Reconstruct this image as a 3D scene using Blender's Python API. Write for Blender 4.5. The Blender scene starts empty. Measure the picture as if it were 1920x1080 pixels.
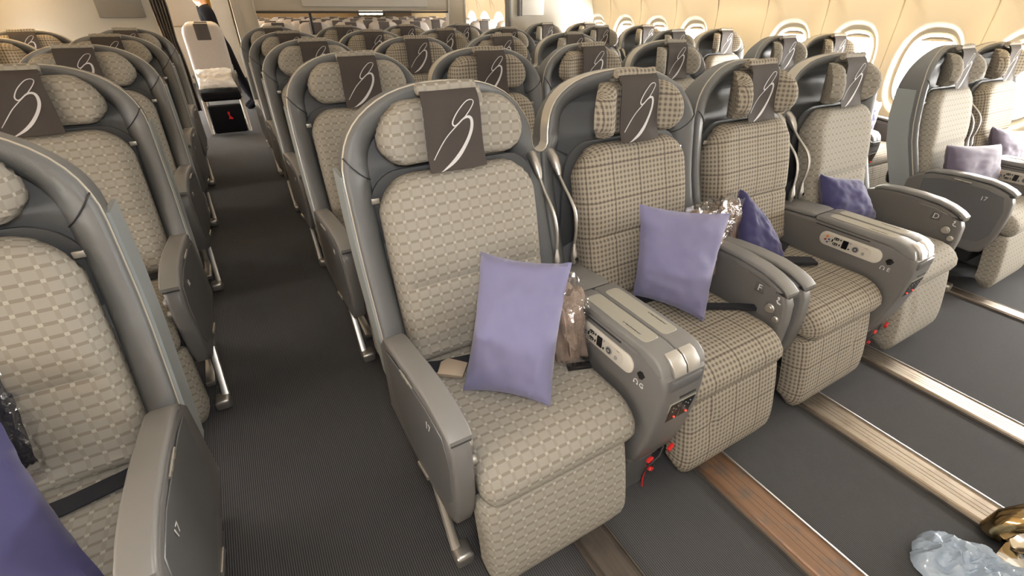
import bpy, bmesh, math, random
from mathutils import Vector, Matrix, noise
R=math.radians; PI=math.pi
random.seed(4)
C=bpy.context.scene.collection
S=bpy.context.scene
# ------------------------------------------------------------------ materials
def newmat(name):
    m=bpy.data.materials.new(name); m.use_nodes=True
    nt=m.node_tree; b=nt.nodes['Principled BSDF']
    return m,nt,b
def plain(name,col,rough=.6,metal=0,noise_amt=0.0,nscale=60,bump=0.0,bscale=300,spec=None,emit=None,estr=0,sheen=0,clear=0):
    m,nt,b=newmat(name)
    b.inputs['Base Color'].default_value=(*col,1); b.inputs['Roughness'].default_value=rough
    b.inputs['Metallic'].default_value=metal
    if spec is not None: b.inputs['Specular IOR Level'].default_value=spec
    if sheen: b.inputs['Sheen Weight'].default_value=sheen
    if clear: b.inputs['Coat Weight'].default_value=clear
    tc=nt.nodes.new('ShaderNodeTexCoord')
    if noise_amt:
        n=nt.nodes.new('ShaderNodeTexNoise'); n.inputs['Scale'].default_value=nscale; n.inputs['Detail'].default_value=4
        nt.links.new(tc.outputs['Object'],n.inputs['Vector'])
        mx=nt.nodes.new('ShaderNodeMix'); mx.data_type='RGBA'
        mx.inputs['A'].default_value=(*[c*(1-noise_amt) for c in col],1); mx.inputs['B'].default_value=(*[min(1,c*(1+noise_amt)) for c in col],1)
        nt.links.new(n.outputs['Fac'],mx.inputs['Factor']); nt.links.new(mx.outputs['Result'],b.inputs['Base Color'])
    if bump:
        n=nt.nodes.new('ShaderNodeTexNoise'); n.inputs['Scale'].default_value=bscale; n.inputs['Detail'].default_value=2
        nt.links.new(tc.outputs['Object'],n.inputs['Vector'])
        bp=nt.nodes.new('ShaderNodeBump'); bp.inputs['Strength'].default_value=bump; bp.inputs['Distance'].default_value=.002
        nt.links.new(n.outputs['Fac'],bp.inputs['Height']); nt.links.new(bp.outputs['Normal'],b.inputs['Normal'])
    if emit:
        b.inputs['Emission Color'].default_value=(*emit,1); b.inputs['Emission Strength'].default_value=estr
    return m
def mth(nt,op,a,b=None):
    n=nt.nodes.new('ShaderNodeMath'); n.operation=op
    for i,v in enumerate((a,b)):
        if v is None: continue
        if isinstance(v,(int,float)): n.inputs[i].default_value=v
        else: nt.links.new(v,n.inputs[i])
    return n.outputs[0]
def mixc(nt,f,a,b):
    n=nt.nodes.new('ShaderNodeMix'); n.data_type='RGBA'
    for k,v in (('Factor',f),('A',a),('B',b)):
        if isinstance(v,tuple): n.inputs[k].default_value=(*v,1)
        elif isinstance(v,(int,float)): n.inputs[k].default_value=v
        else: nt.links.new(v,n.inputs[k])
    return n.outputs['Result']
def fabric(name,kind):
    m,nt,b=newmat(name)
    b.inputs['Roughness'].default_value=.85; b.inputs['Specular IOR Level'].default_value=.2
    uv=nt.nodes.new('ShaderNodeUVMap'); uv.uv_map='UVMap'
    sp=nt.nodes.new('ShaderNodeSeparateXYZ'); nt.links.new(uv.outputs[0],sp.inputs[0])
    if kind=='squares':
        p=.0305
        fu=mth(nt,'FRACT',mth(nt,'DIVIDE',sp.outputs['X'],p)); fv=mth(nt,'FRACT',mth(nt,'DIVIDE',sp.outputs['Y'],p*.86))
        su=mth(nt,'LESS_THAN',fu,.26); sv=mth(nt,'LESS_THAN',fv,.27)
        base=(.355,.333,.292); dark=(.255,.230,.195); mid=(.312,.288,.248); dot=(.46,.435,.385)
        c=mixc(nt,su,base,mid); c=mixc(nt,sv,c,dark); c=mixc(nt,mth(nt,'MULTIPLY',su,sv),c,dot)
    else:
        p=.0158
        fu=mth(nt,'FRACT',mth(nt,'DIVIDE',sp.outputs['X'],p)); fv=mth(nt,'FRACT',mth(nt,'DIVIDE',sp.outputs['Y'],p))
        su=mth(nt,'LESS_THAN',fu,.5); sv=mth(nt,'LESS_THAN',fv,.5)
        base=(.40,.357,.292); dark=(.145,.127,.106); mid=(.265,.235,.192)
        fac=mth(nt,'MULTIPLY',mth(nt,'ADD',su,sv),.5)
        c=mixc(nt,fac,base,mid); c=mixc(nt,mth(nt,'MULTIPLY',su,sv),c,dark)
        lu=mth(nt,'LESS_THAN',mth(nt,'FRACT',mth(nt,'DIVIDE',sp.outputs['X'],p*7)),.05)
        lv=mth(nt,'LESS_THAN',mth(nt,'FRACT',mth(nt,'DIVIDE',sp.outputs['Y'],p*7)),.05)
        c=mixc(nt,mth(nt,'MULTIPLY',mth(nt,'MAXIMUM',lu,lv),.6),c,(.09,.07,.06))
    n=nt.nodes.new('ShaderNodeTexNoise'); n.inputs['Scale'].default_value=900; nt.links.new(uv.outputs[0],n.inputs['Vector'])
    c=mixc(nt,mth(nt,'MULTIPLY',n.outputs['Fac'],.25),c,(.2,.17,.14))
    nt.links.new(c,b.inputs['Base Color'])
    w=n; bp=nt.nodes.new('ShaderNodeBump'); bp.inputs['Strength'].default_value=.12; bp.inputs['Distance'].default_value=.0005
    nt.links.new(w.outputs['Fac'],bp.inputs['Height']); nt.links.new(bp.outputs['Normal'],b.inputs['Normal'])
    return m
M={}
M['sq']=fabric('fabric_squares','squares'); M['ck']=fabric('fabric_check','check')
M['shell']=plain('shell_vinyl',(.150,.155,.160),.42,bump=.25,bscale=700)
M['outer']=plain('shell_outer',(.33,.36,.37),.4,bump=.08,bscale=500)
M['plastic']=plain('grey_plastic',(.165,.16,.157),.38,bump=.12,bscale=900)
M['cap']=plain('armcap_plastic',(.21,.205,.20),.36,bump=.1,bscale=900)
M['panel']=plain('armpanel_plastic',(.13,.13,.135),.33)
M['buckle']=plain('champagne_buckle',(.60,.50,.40),.35,.6)
M['pale']=plain('lid_inlay',(.40,.385,.33),.3)
M['recess']=plain('recess_vinyl',(.07,.074,.08),.45)
M['trim']=plain('edge_trim',(.62,.58,.5),.3,.3)
M['dark']=plain('dark_plastic',(.03,.03,.032),.5)
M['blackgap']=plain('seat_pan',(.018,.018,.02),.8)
M['silver']=plain('brushed_silver',(.62,.60,.57),.38,.9,noise_amt=.06,nscale=200)
M['chrome']=plain('chrome',(.85,.83,.8),.08,1.0)
M['cream']=plain('control_cream',(.72,.68,.6),.35)
M['cover']=plain('cover_brown',(.05,.041,.037),.8,noise_amt=.12,nscale=25,bump=.3,bscale=900)
M['emblem']=plain('emblem_silver',(.62,.61,.62),.6)
M['white']=plain('white_print',(.8,.8,.8),.5)
M['black']=plain('gloss_black',(.01,.01,.012),.15)
M['belt']=plain('belt_webbing',(.012,.013,.02),.75,bump=.3,bscale=900)
M['red']=plain('red_plastic',(.65,.02,.02),.4)
M['orange']=plain('orange_button',(.8,.25,.04),.4)
M['blue']=plain('blue_button',(.05,.08,.3),.4)
M['maroon']=plain('maroon_button',(.3,.05,.04),.4)
M['redled']=plain('red_led',(.8,.02,.02),.4,emit=(1,.03,.02),estr=6)
M['grey']=plain('grey_button',(.35,.35,.34),.4)
def pillowmat(name,col):
    return plain(name,col,.8,noise_amt=.07,nscale=9,bump=.15,bscale=1200,sheen=.3)
M['lav']=pillowmat('pillow_lavender',(.205,.20,.355))
M['indigo']=pillowmat('pillow_indigo',(.052,.050,.155))
M['mauve']=pillowmat('pillow_mauve',(.105,.088,.135))
M['blanket']=plain('taupe_blanket',(.34,.25,.20),.9,noise_amt=.15,nscale=30,bump=.5,bscale=400)
M['linen']=plain('white_linen',(.86,.84,.83),.8,noise_amt=.05,nscale=12)
M['greycloth']=plain('grey_seat_cloth',(.48,.44,.41),.85,noise_amt=.06,nscale=30)
M['curtain']=plain('curtain_cloth',(.17,.14,.12),.85,noise_amt=.15,nscale=20)
M['orangecurtain']=plain('amber_curtain',(.75,.42,.08),.8)
M['wall']=plain('cabin_wall',(.76,.69,.56),.45)
M['ceil']=plain('cabin_ceiling',(.78,.74,.66),.6)
M['part']=plain('partition_laminate',(.62,.56,.47),.4)
M['partlight']=plain('partition_frame',(.66,.62,.55),.35)
M['wood']=plain('far_bulkhead',(.50,.34,.17),.5)
M['suit']=plain('black_suit',(.006,.006,.008),.95,spec=.1)
M['skin']=plain('skin',(.55,.3,.2),.5)
M['hair']=plain('hair',(.12,.04,.02),.5)
M['screen']=plain('screen_dark',(.30,.28,.25),.25)
M['lamp']=plain('lit_panel',(1,.9,.7),.5,emit=(1,.86,.6),estr=4)
M['gold']=plain('bronze_metal',(.45,.33,.17),.15,1.0)
# carpet
def carpet():
    m,nt,b=newmat('carpet'); b.inputs['Roughness'].default_value=.95; b.inputs['Specular IOR Level'].default_value=.1
    tc=nt.nodes.new('ShaderNodeTexCoord')
    w=nt.nodes.new('ShaderNodeTexWave'); w.wave_type='BANDS'; w.bands_direction='X'; w.inputs['Scale'].default_value=52; w.inputs['Distortion'].default_value=.8; w.inputs['Detail Scale'].default_value=40
    nt.links.new(tc.outputs['Object'],w.inputs['Vector'])
    n=nt.nodes.new('ShaderNodeTexNoise'); n.inputs['Scale'].default_value=420; n.inputs['Detail'].default_value=3; nt.links.new(tc.outputs['Object'],n.inputs['Vector'])
    n2=nt.nodes.new('ShaderNodeTexNoise'); n2.inputs['Scale'].default_value=5; n2.inputs['Detail'].default_value=3; nt.links.new(tc.outputs['Object'],n2.inputs['Vector'])
    c=mixc(nt,w.outputs['Fac'],(.016,.018,.026),(.15,.15,.155))
    c=mixc(nt,mth(nt,'MULTIPLY',n.outputs['Fac'],.55),c,(.065,.066,.074))
    c=mixc(nt,mth(nt,'MULTIPLY',n2.outputs['Fac'],.35),c,(.11,.105,.10))
    nt.links.new(c,b.inputs['Base Color'])
    bp=nt.nodes.new('ShaderNodeBump'); bp.inputs['Strength'].default_value=.6; bp.inputs['Distance'].default_value=.002
    nt.links.new(mth(nt,'ADD',w.outputs['Fac'],n.outputs['Fac']),bp.inputs['Height']); nt.links.new(bp.outputs['Normal'],b.inputs['Normal'])
    return m
M['carpet']=carpet()
def railmat(name,col,metal,worn):
    m,nt,b=newmat(name); b.inputs['Metallic'].default_value=metal; b.inputs['Roughness'].default_value=.32
    tc=nt.nodes.new('ShaderNodeTexCoord'); mp=nt.nodes.new('ShaderNodeMapping'); mp.inputs['Scale'].default_value=(60,3,20)
    nt.links.new(tc.outputs['Object'],mp.inputs['Vector'])
    n=nt.nodes.new('ShaderNodeTexNoise'); n.inputs['Scale'].default_value=1.5; n.inputs['Detail'].default_value=6; nt.links.new(mp.outputs[0],n.inputs['Vector'])
    n2=nt.nodes.new('ShaderNodeTexNoise'); n2.inputs['Scale'].default_value=14; n2.inputs['Detail'].default_value=6; nt.links.new(tc.outputs['Object'],n2.inputs['Vector'])
    c=mixc(nt,n.outputs['Fac'],tuple(x*.75 for x in col),tuple(min(1,x*1.2) for x in col))
    r=nt.nodes.new('ShaderNodeValToRGB'); r.color_ramp.elements[0].position=.52; r.color_ramp.elements[1].position=.62; nt.links.new(n2.outputs['Fac'],r.inputs[0])
    c=mixc(nt,mth(nt,'MULTIPLY',r.outputs[0],.6),c,worn)
    nt.links.new(c,b.inputs['Base Color'])
    rr=mth(nt,'ADD',mth(nt,'MULTIPLY',n.outputs['Fac'],.25),.2); nt.links.new(rr,b.inputs['Roughness'])
    return m
M['railbrown']=railmat('rail_brown',(.22,.125,.075),.35,(.12,.105,.095))
M['raildark']=railmat('rail_dark',(.12,.10,.085),.2,(.08,.07,.065))
M['railsteel']=railmat('rail_steel',(.33,.28,.225),.75,(.24,.19,.15))
def plasticwrap():
    m,nt,b=newmat('clear_film')
    out=nt.nodes['Material Output']
    t=nt.nodes.new('ShaderNodeBsdfTransparent'); t.inputs[0].default_value=(.96,.96,.97,1)
    g=nt.nodes.new('ShaderNodeBsdfGlossy'); g.inputs['Roughness'].default_value=.08; g.inputs['Color'].default_value=(1,1,1,1)
    tc=nt.nodes.new('ShaderNodeTexCoord'); n=nt.nodes.new('ShaderNodeTexNoise'); n.inputs['Scale'].default_value=35; n.inputs['Detail'].default_value=4
    nt.links.new(tc.outputs['Object'],n.inputs['Vector'])
    bp=nt.nodes.new('ShaderNodeBump'); bp.inputs['Strength'].default_value=1; bp.inputs['Distance'].default_value=.01
    nt.links.new(n.outputs['Fac'],bp.inputs['Height']); nt.links.new(bp.outputs['Normal'],g.inputs['Normal'])
    lw=nt.nodes.new('ShaderNodeLayerWeight'); lw.inputs[0].default_value=.35; nt.links.new(bp.outputs['Normal'],lw.inputs['Normal'])
    mx=nt.nodes.new('ShaderNodeMixShader'); nt.links.new(mth(nt,'ADD',mth(nt,'MULTIPLY',lw.outputs['Facing'],.35),.08),mx.inputs[0])
    nt.links.new(t.outputs[0],mx.inputs[1]); nt.links.new(g.outputs[0],mx.inputs[2]); nt.links.new(mx.outputs[0],out.inputs['Surface'])
    return m
M['film']=plasticwrap()
def paneglass():
    m,nt,b=newmat('window_glass'); out=nt.nodes['Material Output']
    t=nt.nodes.new('ShaderNodeBsdfTransparent'); g=nt.nodes.new('ShaderNodeBsdfGlossy'); g.inputs['Roughness'].default_value=.02
    mx=nt.nodes.new('ShaderNodeMixShader'); mx.inputs[0].default_value=.06
    nt.links.new(t.outputs[0],mx.inputs[1]); nt.links.new(g.outputs[0],mx.inputs[2]); nt.links.new(mx.outputs[0],out.inputs['Surface'])
    return m
M['glass']=paneglass()
def bagmat():
    m,nt,b=newmat('bluish_bag'); b.inputs['Base Color'].default_value=(.60,.72,.88,1); b.inputs['Roughness'].default_value=.18; b.inputs['Alpha'].default_value=.8
    b.inputs['Coat Weight'].default_value=.5
    return m
M['bag']=bagmat()
# ------------------------------------------------------------------ mesh builder
class MB:
    def __init__(s): s.v=[]; s.f=[]; s.uv=[]; s.hasuv=False
    def add(s,verts,faces,uvs=None):
        o=len(s.v); s.v+= [Vector(v) for v in verts]; s.f+=[tuple(i+o for i in f) for f in faces]
        if uvs: s.hasuv=True; s.uv+=list(uvs)
        else: s.uv+=[None]*len(verts)
        return s
    def bm(s,b):
        b.verts.ensure_lookup_table(); b.verts.index_update()
        s.add([v.co.copy() for v in b.verts],[[v.index for v in f.verts] for f in b.faces]); b.free(); return s
    def box(s,x0,x1,y0,y1,z0,z1,bev=.0,seg=2,rot=None):
        b=bmesh.new(); bmesh.ops.create_cube(b,size=1)
        for v in b.verts: v.co=Vector(((x0+x1)/2+v.co.x*(x1-x0),(y0+y1)/2+v.co.y*(y1-y0),(z0+z1)/2+v.co.z*(z1-z0)))
        if bev: bmesh.ops.bevel(b,geom=b.edges[:],offset=bev,segments=seg,profile=.5,affect='EDGES')
        if rot: bmesh.ops.transform(b,matrix=rot,verts=b.verts)
        return s.bm(b)
    def prism(s,poly,a0,a1,axis='x',bev=0,seg=3):
        """polygon (p,q) extruded along axis; axis x: (y,z); y: (x,z); z: (x,y)"""
        def P(a,p,q): return (a,p,q) if axis=='x' else ((p,a,q) if axis=='y' else (p,q,a))
        b=bmesh.new(); A=[b.verts.new(P(a0,*p)) for p in poly]; B=[b.verts.new(P(a1,*p)) for p in poly]
        n=len(poly); b.faces.new(A); b.faces.new(B[::-1])
        for i in range(n): b.faces.new((A[i],B[i],B[(i+1)%n],A[(i+1)%n]))
        bmesh.ops.recalc_face_normals(b,faces=b.faces[:])
        if bev:
            ed=[e for e in b.edges if (e.verts[0] in A)==(e.verts[1] in A)]
            bmesh.ops.bevel(b,geom=ed,offset=bev,segments=seg,profile=.5,affect='EDGES',clamp_overlap=True)
        return s.bm(b)
    def tube(s,pts,r,n=8,caps=True,flat=None):
        pts=[Vector(p) for p in pts]; m=len(pts); rs=r if isinstance(r,(list,tuple)) else [r]*m
        vs=[];fs=[]; up=Vector((0,0,1)); prev=None
        for i,p in enumerate(pts):
            t=(pts[min(i+1,m-1)]-pts[max(i-1,0)]).normalized()
            if prev is None: a=t.orthogonal().normalized() if abs(t.dot(up))>.95 else t.cross(up).normalized()
            else: a=(prev-t*prev.dot(t)).normalized()
            prev=a; bb=t.cross(a)
            for k in range(n):
                an=2*PI*k/n; vs.append(p+a*math.cos(an)*rs[i]+bb*math.sin(an)*rs[i]*(flat or 1))
        for i in range(m-1):
            for k in range(n): fs.append((i*n+k,i*n+(k+1)%n,(i+1)*n+(k+1)%n,(i+1)*n+k))
        if caps: fs.append(tuple(range(n))[::-1]); fs.append(tuple((m-1)*n+k for k in range(n)))
        return s.add(vs,fs)
    def disc(s,c,axis,r,h,n=20,bev=.0):
        c=Vector(c); ax=Vector(axis).normalized(); a=ax.orthogonal().normalized(); b=ax.cross(a)
        vs=[];rings=[(r,0),(r,h-bev),(r-bev,h)] if bev else [(r,0),(r,h)]
        for rr,hh in rings:
            for k in range(n): vs.append(c+ax*hh+(a*math.cos(2*PI*k/n)+b*math.sin(2*PI*k/n))*rr)
        fs=[]
        for i in range(len(rings)-1):
            for k in range(n): fs.append((i*n+k,i*n+(k+1)%n,(i+1)*n+(k+1)%n,(i+1)*n+k))
        fs.append(tuple(range(n))[::-1]); fs.append(tuple((len(rings)-1)*n+k for k in range(n)))
        return s.add(vs,fs)
    def mesh(s,name,mat,mx=1,weld=1e-5,recalc=True):
        me=bpy.data.meshes.new(name)
        me.from_pydata([(v.x*mx,v.y,v.z) for v in s.v],[],s.f)
        if s.hasuv:
            l=me.uv_layers.new(name='UVMap')
            for lp in me.loops:
                u=s.uv[lp.vertex_index]
                if u is None: u=(s.v[lp.vertex_index].x,s.v[lp.vertex_index].z)
                l.data[lp.index].uv=u
        b=bmesh.new(); b.from_mesh(me)
        bmesh.ops.remove_doubles(b,verts=b.verts,dist=weld)
        bmesh.ops.dissolve_degenerate(b,dist=1e-6,edges=b.edges)
        if recalc: bmesh.ops.recalc_face_normals(b,faces=b.faces[:])
        elif mx<0: bmesh.ops.reverse_faces(b,faces=b.faces[:])
        for f in b.faces: f.smooth=True
        for e in b.edges:
            if len(e.link_faces)==2 and e.calc_face_angle(0)>R(38): e.smooth=False
        if not s.hasuv:
            l=b.loops.layers.uv.new('UVMap')
            for f in b.faces:
                nn=f.normal
                for lp in f.loops:
                    c=lp.vert.co
                    lp[l].uv=(c.y,c.z) if abs(nn.x)>max(abs(nn.y),abs(nn.z)) else ((c.x,c.z) if abs(nn.y)>abs(nn.z) else (c.x,c.y))
        b.to_mesh(me); b.free()
        if isinstance(mat,str): mat=M[mat]
        me.materials.append(mat)
        return me
def link(name,me,parent=None,loc=None):
    o=bpy.data.objects.new(name,me); C.objects.link(o)
    if parent: o.parent=parent
    if loc: o.location=loc
    return o
def obj(name,mb,mat,parent=None,mx=1,recalc=True): return link(name,mb.mesh(name,mat,mx,recalc=recalc),parent)
def tag(o,label=None,cat=None,group=None,kind=None):
    if label:o['label']=label
    if cat:o['category']=cat
    if group:o['group']=group
    if kind:o['kind']=kind
    return o
def empty(name,loc,label=None,cat=None,group=None,rz=0):
    o=bpy.data.objects.new(name,None); C.objects.link(o); o.location=loc; o.rotation_euler=(0,0,rz); o.empty_display_size=.1
    return tag(o,label,cat,group)
def copy_tree(o,parent=None):
    c=o.copy(); C.objects.link(c)
    if parent: c.parent=parent
    for ch in o.children: copy_tree(ch,c)
    return c
def struct(name,mb,mat,**k):
    o=obj(name,mb,mat,**k); o['kind']='structure'; return o
_txt={}
def text_mesh(s,size,mat,depth=.0004,bold=0):
    k=(s,size,mat)
    if k in _txt: return _txt[k]
    cu=bpy.data.curves.new('t','FONT'); cu.body=s; cu.size=size; cu.extrude=depth; cu.align_x='CENTER'; cu.align_y='CENTER'; cu.offset=bold
    o=bpy.data.objects.new('t',cu); C.objects.link(o)
    dg=bpy.context.evaluated_depsgraph_get(); me=bpy.data.meshes.new_from_object(o.evaluated_get(dg))
    me.materials.clear(); me.materials.append(M[mat])
    bpy.data.objects.remove(o); _txt[k]=me
    return me
def put_text(name,s,size,mat,parent,loc,xa,ya):
    """xa: reading direction, ya: up direction (local)"""
    xa=Vector(xa).normalized(); ya=Vector(ya).normalized(); za=xa.cross(ya)
    o=link(name,text_mesh(s,size,mat),parent)
    o.matrix_local=Matrix(((xa.x,ya.x,za.x,loc[0]),(xa.y,ya.y,za.y,loc[1]),(xa.z,ya.z,za.z,loc[2]),(0,0,0,1)))
    return o
# ------------------------------------------------------------------ soft slabs
def rrect(cy,cz,w,h,r,n=6):
    pts=[]
    for sx,sz,a0 in ((1,1,0),(-1,1,90),(-1,-1,180),(1,-1,270)):
        for k in range(n+1):
            a=R(a0+90*k/n); pts.append((cy+sx*(w/2-r)+r*math.cos(a),cz+sz*(h/2-r)+r*math.sin(a)))
    return pts
def lerp(a,b,t): return a+(b-a)*t
def pathfn(pts):
    P=[Vector((p[0],p[1])) for p in pts]
    # Catmull resample
    Q=[]
    for i in range(len(P)-1):
        p0=P[max(i-1,0)];p1=P[i];p2=P[i+1];p3=P[min(i+2,len(P)-1)]
        for k in range(8):
            t=k/8; Q.append(.5*((2*p1)+(-p0+p2)*t+(2*p0-5*p1+4*p2-p3)*t*t+(-p0+3*p1-3*p2+p3)*t**3))
    Q.append(P[-1]); L=[0]
    for i in range(1,len(Q)): L.append(L[-1]+(Q[i]-Q[i-1]).length)
    def f(s):
        s=max(0,min(L[-1],s)); i=0
        while i<len(L)-2 and L[i+1]<s: i+=1
        t=(s-L[i])/max(1e-9,L[i+1]-L[i]); p=Q[i].lerp(Q[i+1],t)
        a=Q[max(i-1,0)]; b=Q[min(i+2,len(Q)-1)]; d=(b-a).normalized()
        return p,Vector((d.y,-d.x))
    return f,L[-1]
def axis_samples(L,r,n):
    e=[r*(1-math.cos(k*PI/2/4)) for k in range(5)]
    mid=[r+(L-2*r)*k/n for k in range(1,n)]
    return e+mid+[L-x for x in reversed(e)]
def slab(mb,W,L,place,t=.04,r=.03,rc=(.05,.05,.05,.05),nx=10,ny=12,disp=None,back=.004):
    """W x L rounded slab; place(a,b,c)->xyz ; a in [-W/2,W/2], b in [0,L], c outward. rc: corner radii bl,br,tr,tl"""
    A=[x-W/2 for x in axis_samples(W,min(r,W*.3),nx)]; B=axis_samples(L,min(r,L*.3),ny)
    def sd(a,b):
        bb=b-L/2
        q=rc[(0 if a<0 else 1) if bb<0 else (3 if a<0 else 2)]
        dx=abs(a)-(W/2-q); dy=abs(bb)-(L/2-q)
        if dx>0 and dy>0:
            d=math.hypot(dx,dy)
            if d>q:
                k=q/d; a2=math.copysign(W/2-q+dx*k,a); b2=math.copysign(L/2-q+dy*k,bb)+L/2
                return 0,a2,b2
            return q-d,a,b
        return min(W/2-abs(a),L/2-abs(bb)),a,b
    top=[];bot=[];uv=[];uvb=[];h=len(A)
    SB=[0.0]; q0=Vector(place(0,B[0],t))
    for b in B[1:]:
        q1=Vector(place(0,b,t)); SB.append(SB[-1]+(q1-q0).length); q0=q1
    def sb(b):
        if b<=B[0]: return SB[0]
        for k in range(len(B)-1):
            if b<=B[k+1]: return lerp(SB[k],SB[k+1],(b-B[k])/max(1e-9,B[k+1]-B[k]))
        return SB[-1]
    for j,b in enumerate(B):
        for i,a in enumerate(A):
            d,a2,b2=sd(a,b); dd=min(1,d/r) if r>0 else 1
            c=t*math.sqrt(max(0,1-(1-dd)**2))
            if disp: c+=disp(a2,b2,dd)*dd
            top.append(place(a2,b2,c)); bot.append(place(a2,b2,-back if d>1e-6 else 0))
            c0=t*math.sqrt(max(0,1-(1-dd)**2)); ex=t-c0; ed=W/2-abs(a2); eb=min(b2,L-b2)
            wgt=min(1,max(0,.5+(eb-ed)/(r+1e-6)))
            uv.append((a2+math.copysign(ex*wgt,a2),sb(b2)+(1-wgt)*(ex if b2>L/2 else -ex)))
            if d>1e-6: ex=t+back
            uvb.append((a2+math.copysign(ex*wgt,a2),sb(b2)+(1-wgt)*(ex if b2>L/2 else -ex)))
    n=len(A);fs=[]
    for j in range(len(B)-1):
        for i in range(n-1):
            q=(j*n+i,j*n+i+1,(j+1)*n+i+1,(j+1)*n+i); fs.append(q)
    o=len(top)
    for q in fs[:]: fs.append(tuple(x+o for x in reversed(q)))
    return mb.add(top+bot,fs,uv+uvb)
# ------------------------------------------------------------------ premium seat
def interp(tab,z):
    if z<=tab[0][0]: return tab[0][1]
    for (a,u),(b,v) in zip(tab,tab[1:]):
        if z<=b: return u+(v-u)*(z-a)/(b-a)
    return tab[-1][1]
RIM=[(.30,.93),(.5,.96),(.6,1.005),(.7,1.05),(.8,1.082),(.9,1.102),(1.0,1.118),(1.1,1.147),(1.16,1.18)]
BACK=[(.30,1.0),(.5,1.10),(.68,1.185),(.81,1.225),(.95,1.24),(1.05,1.235),(1.16,1.225)]
ZA=.94; ZT=1.143; HW=.293
def outline():
    pts=[(-HW,z) for z in (.40,.47,.55,.63,.71,.79,.87)]
    n=26; HI=.272
    for k in range(n+1):
        th=PI-PI*k/n; e=2/2.3
        cx=math.copysign(abs(math.cos(th))**e,math.cos(th)); cz=abs(math.sin(th))**e
        pts.append((cx*(HW if cx<0 else HI),ZA+.012*(cx>0)*(1-cz)+cz*(ZT-ZA)))
    pts+=[(.274,.946),(.280,.936),(.290,.930),(.30,.928),(.30,.80),(.30,.60),(.30,.40)]
    return pts
OUT=outline()
def setback(ox,oz):
    t=max(0,min(1,(ox-.02)/.24)); return .065*t*t*(3-2*t)
def inset(pts,d):
    n=len(pts); r=[]
    for i,p in enumerate(pts):
        a=Vector(pts[max(i-1,0)]); b=Vector(pts[min(i+1,n-1)]); t=(b-a).normalized()
        r.append((p[0]+t.y*d,p[1]-t.x*d))
    return r
def shell_mb():
    mb=MB(); rings=[]
    spec=[(.012,'b',0),(0,'r',.06),(0,'r',.008),(.002,'r',.001),(.007,'r',-.003),(.018,'r',-.003),(.034,'r',.005),(.050,'r',.018),(.062,'r',.036),(.070,'r',.062)]
    for d,k,dy in spec:
        ins=inset(OUT,d); ring=[]
        for (x,z),(ox,oz) in zip(ins,OUT):
            sbk=setback(ox,oz); y=(interp(BACK,oz)+sbk*.7 if k=='b' else interp(RIM,oz)+dy+sbk); 
            if k=='r' : y=min(y,interp(BACK,oz)+sbk*.7-.012)
            ring.append((x,y,z))
        rings.append(ring)
    n=len(OUT); v=[p for r in rings for p in r]; f=[]
    for j in range(len(rings)-1):
        for i in range(n-1): f.append((j*n+i,j*n+i+1,(j+1)*n+i+1,(j+1)*n+i))
    for j in (0,len(rings)-1):
        for i in range(n//2): 
            a,b,c,d=j*n+i,j*n+i+1,j*n+n-2-i,j*n+n-1-i
            if b!=c: f.append((a,b,c,d) if len({a,b,c,d})==4 else (a,b,d))
    for i in (0,n-1): f.append(tuple(j*n+i for j in range(len(rings))))
    mb.add(v,f); return mb
def trim_mb():
    mb=MB(); ins=inset(OUT,-.0005)
    pts=[(x,interp(RIM,oz)+.018+setback(ox,oz),z) for (x,z),(ox,oz) in zip(ins,OUT)]
    mb.tube(pts[2:22],.0024,6)
    i2=inset(OUT,-.0025); A=[];f=[]
    idx=list(range(20,len(OUT)-3))
    for i in idx:
        ox,oz=OUT[i]; y=interp(RIM,oz)+setback(ox,oz); k=min(1,(i-20)/6)
        for (x,z),yy in ((OUT[i],y+.004),(i2[i],y+.006),(i2[i],y+.010+.034*k),(OUT[i],y+.012+.034*k)): A.append((x,yy,z))
    for i in range(len(idx)-1):
        for k in range(4): f.append((4*i+k,4*i+(k+1)%4,4*i+4+(k+1)%4,4*i+4+k))
    f.append((0,1,2,3)); o=4*(len(idx)-1); f.append((o,o+1,o+2,o+3)); mb.add(A,f); return mb
def outer_panel_mb():
    mb=MB()   # pale flank panel on the outer side
    zs=[.41+.03*k for k in range(19)]; v=[];f=[]
    for x in (-HW-.006,-HW+.004):
        for z in zs:
            y0=interp(RIM,z)+.035; y1=interp(BACK,z)-.006; v+=[(x,y0,z),(x,y1,z)]
    n=len(zs)
    for s in range(2):
        for i in range(n-1):
            a=s*2*n+2*i; f.append((a,a+1,a+3,a+2))
    for i in range(n-1):
        a=2*i; f.append((a,a+2,a+2+2*n,a+2*n)); f.append((a+1,a+3,a+3+2*n,a+1+2*n))
    f.append((0,1,1+2*n,2*n)); f.append((2*n-2,2*n-1,4*n-1,4*n-2))
    mb.add(v,f); return mb
def on_rim(x,z,d): return None
bpath,bL=pathfn([(.985,.45),(1.022,.56),(1.055,.68),(1.083,.80),(1.110,.895),(1.124,.944)])
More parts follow.
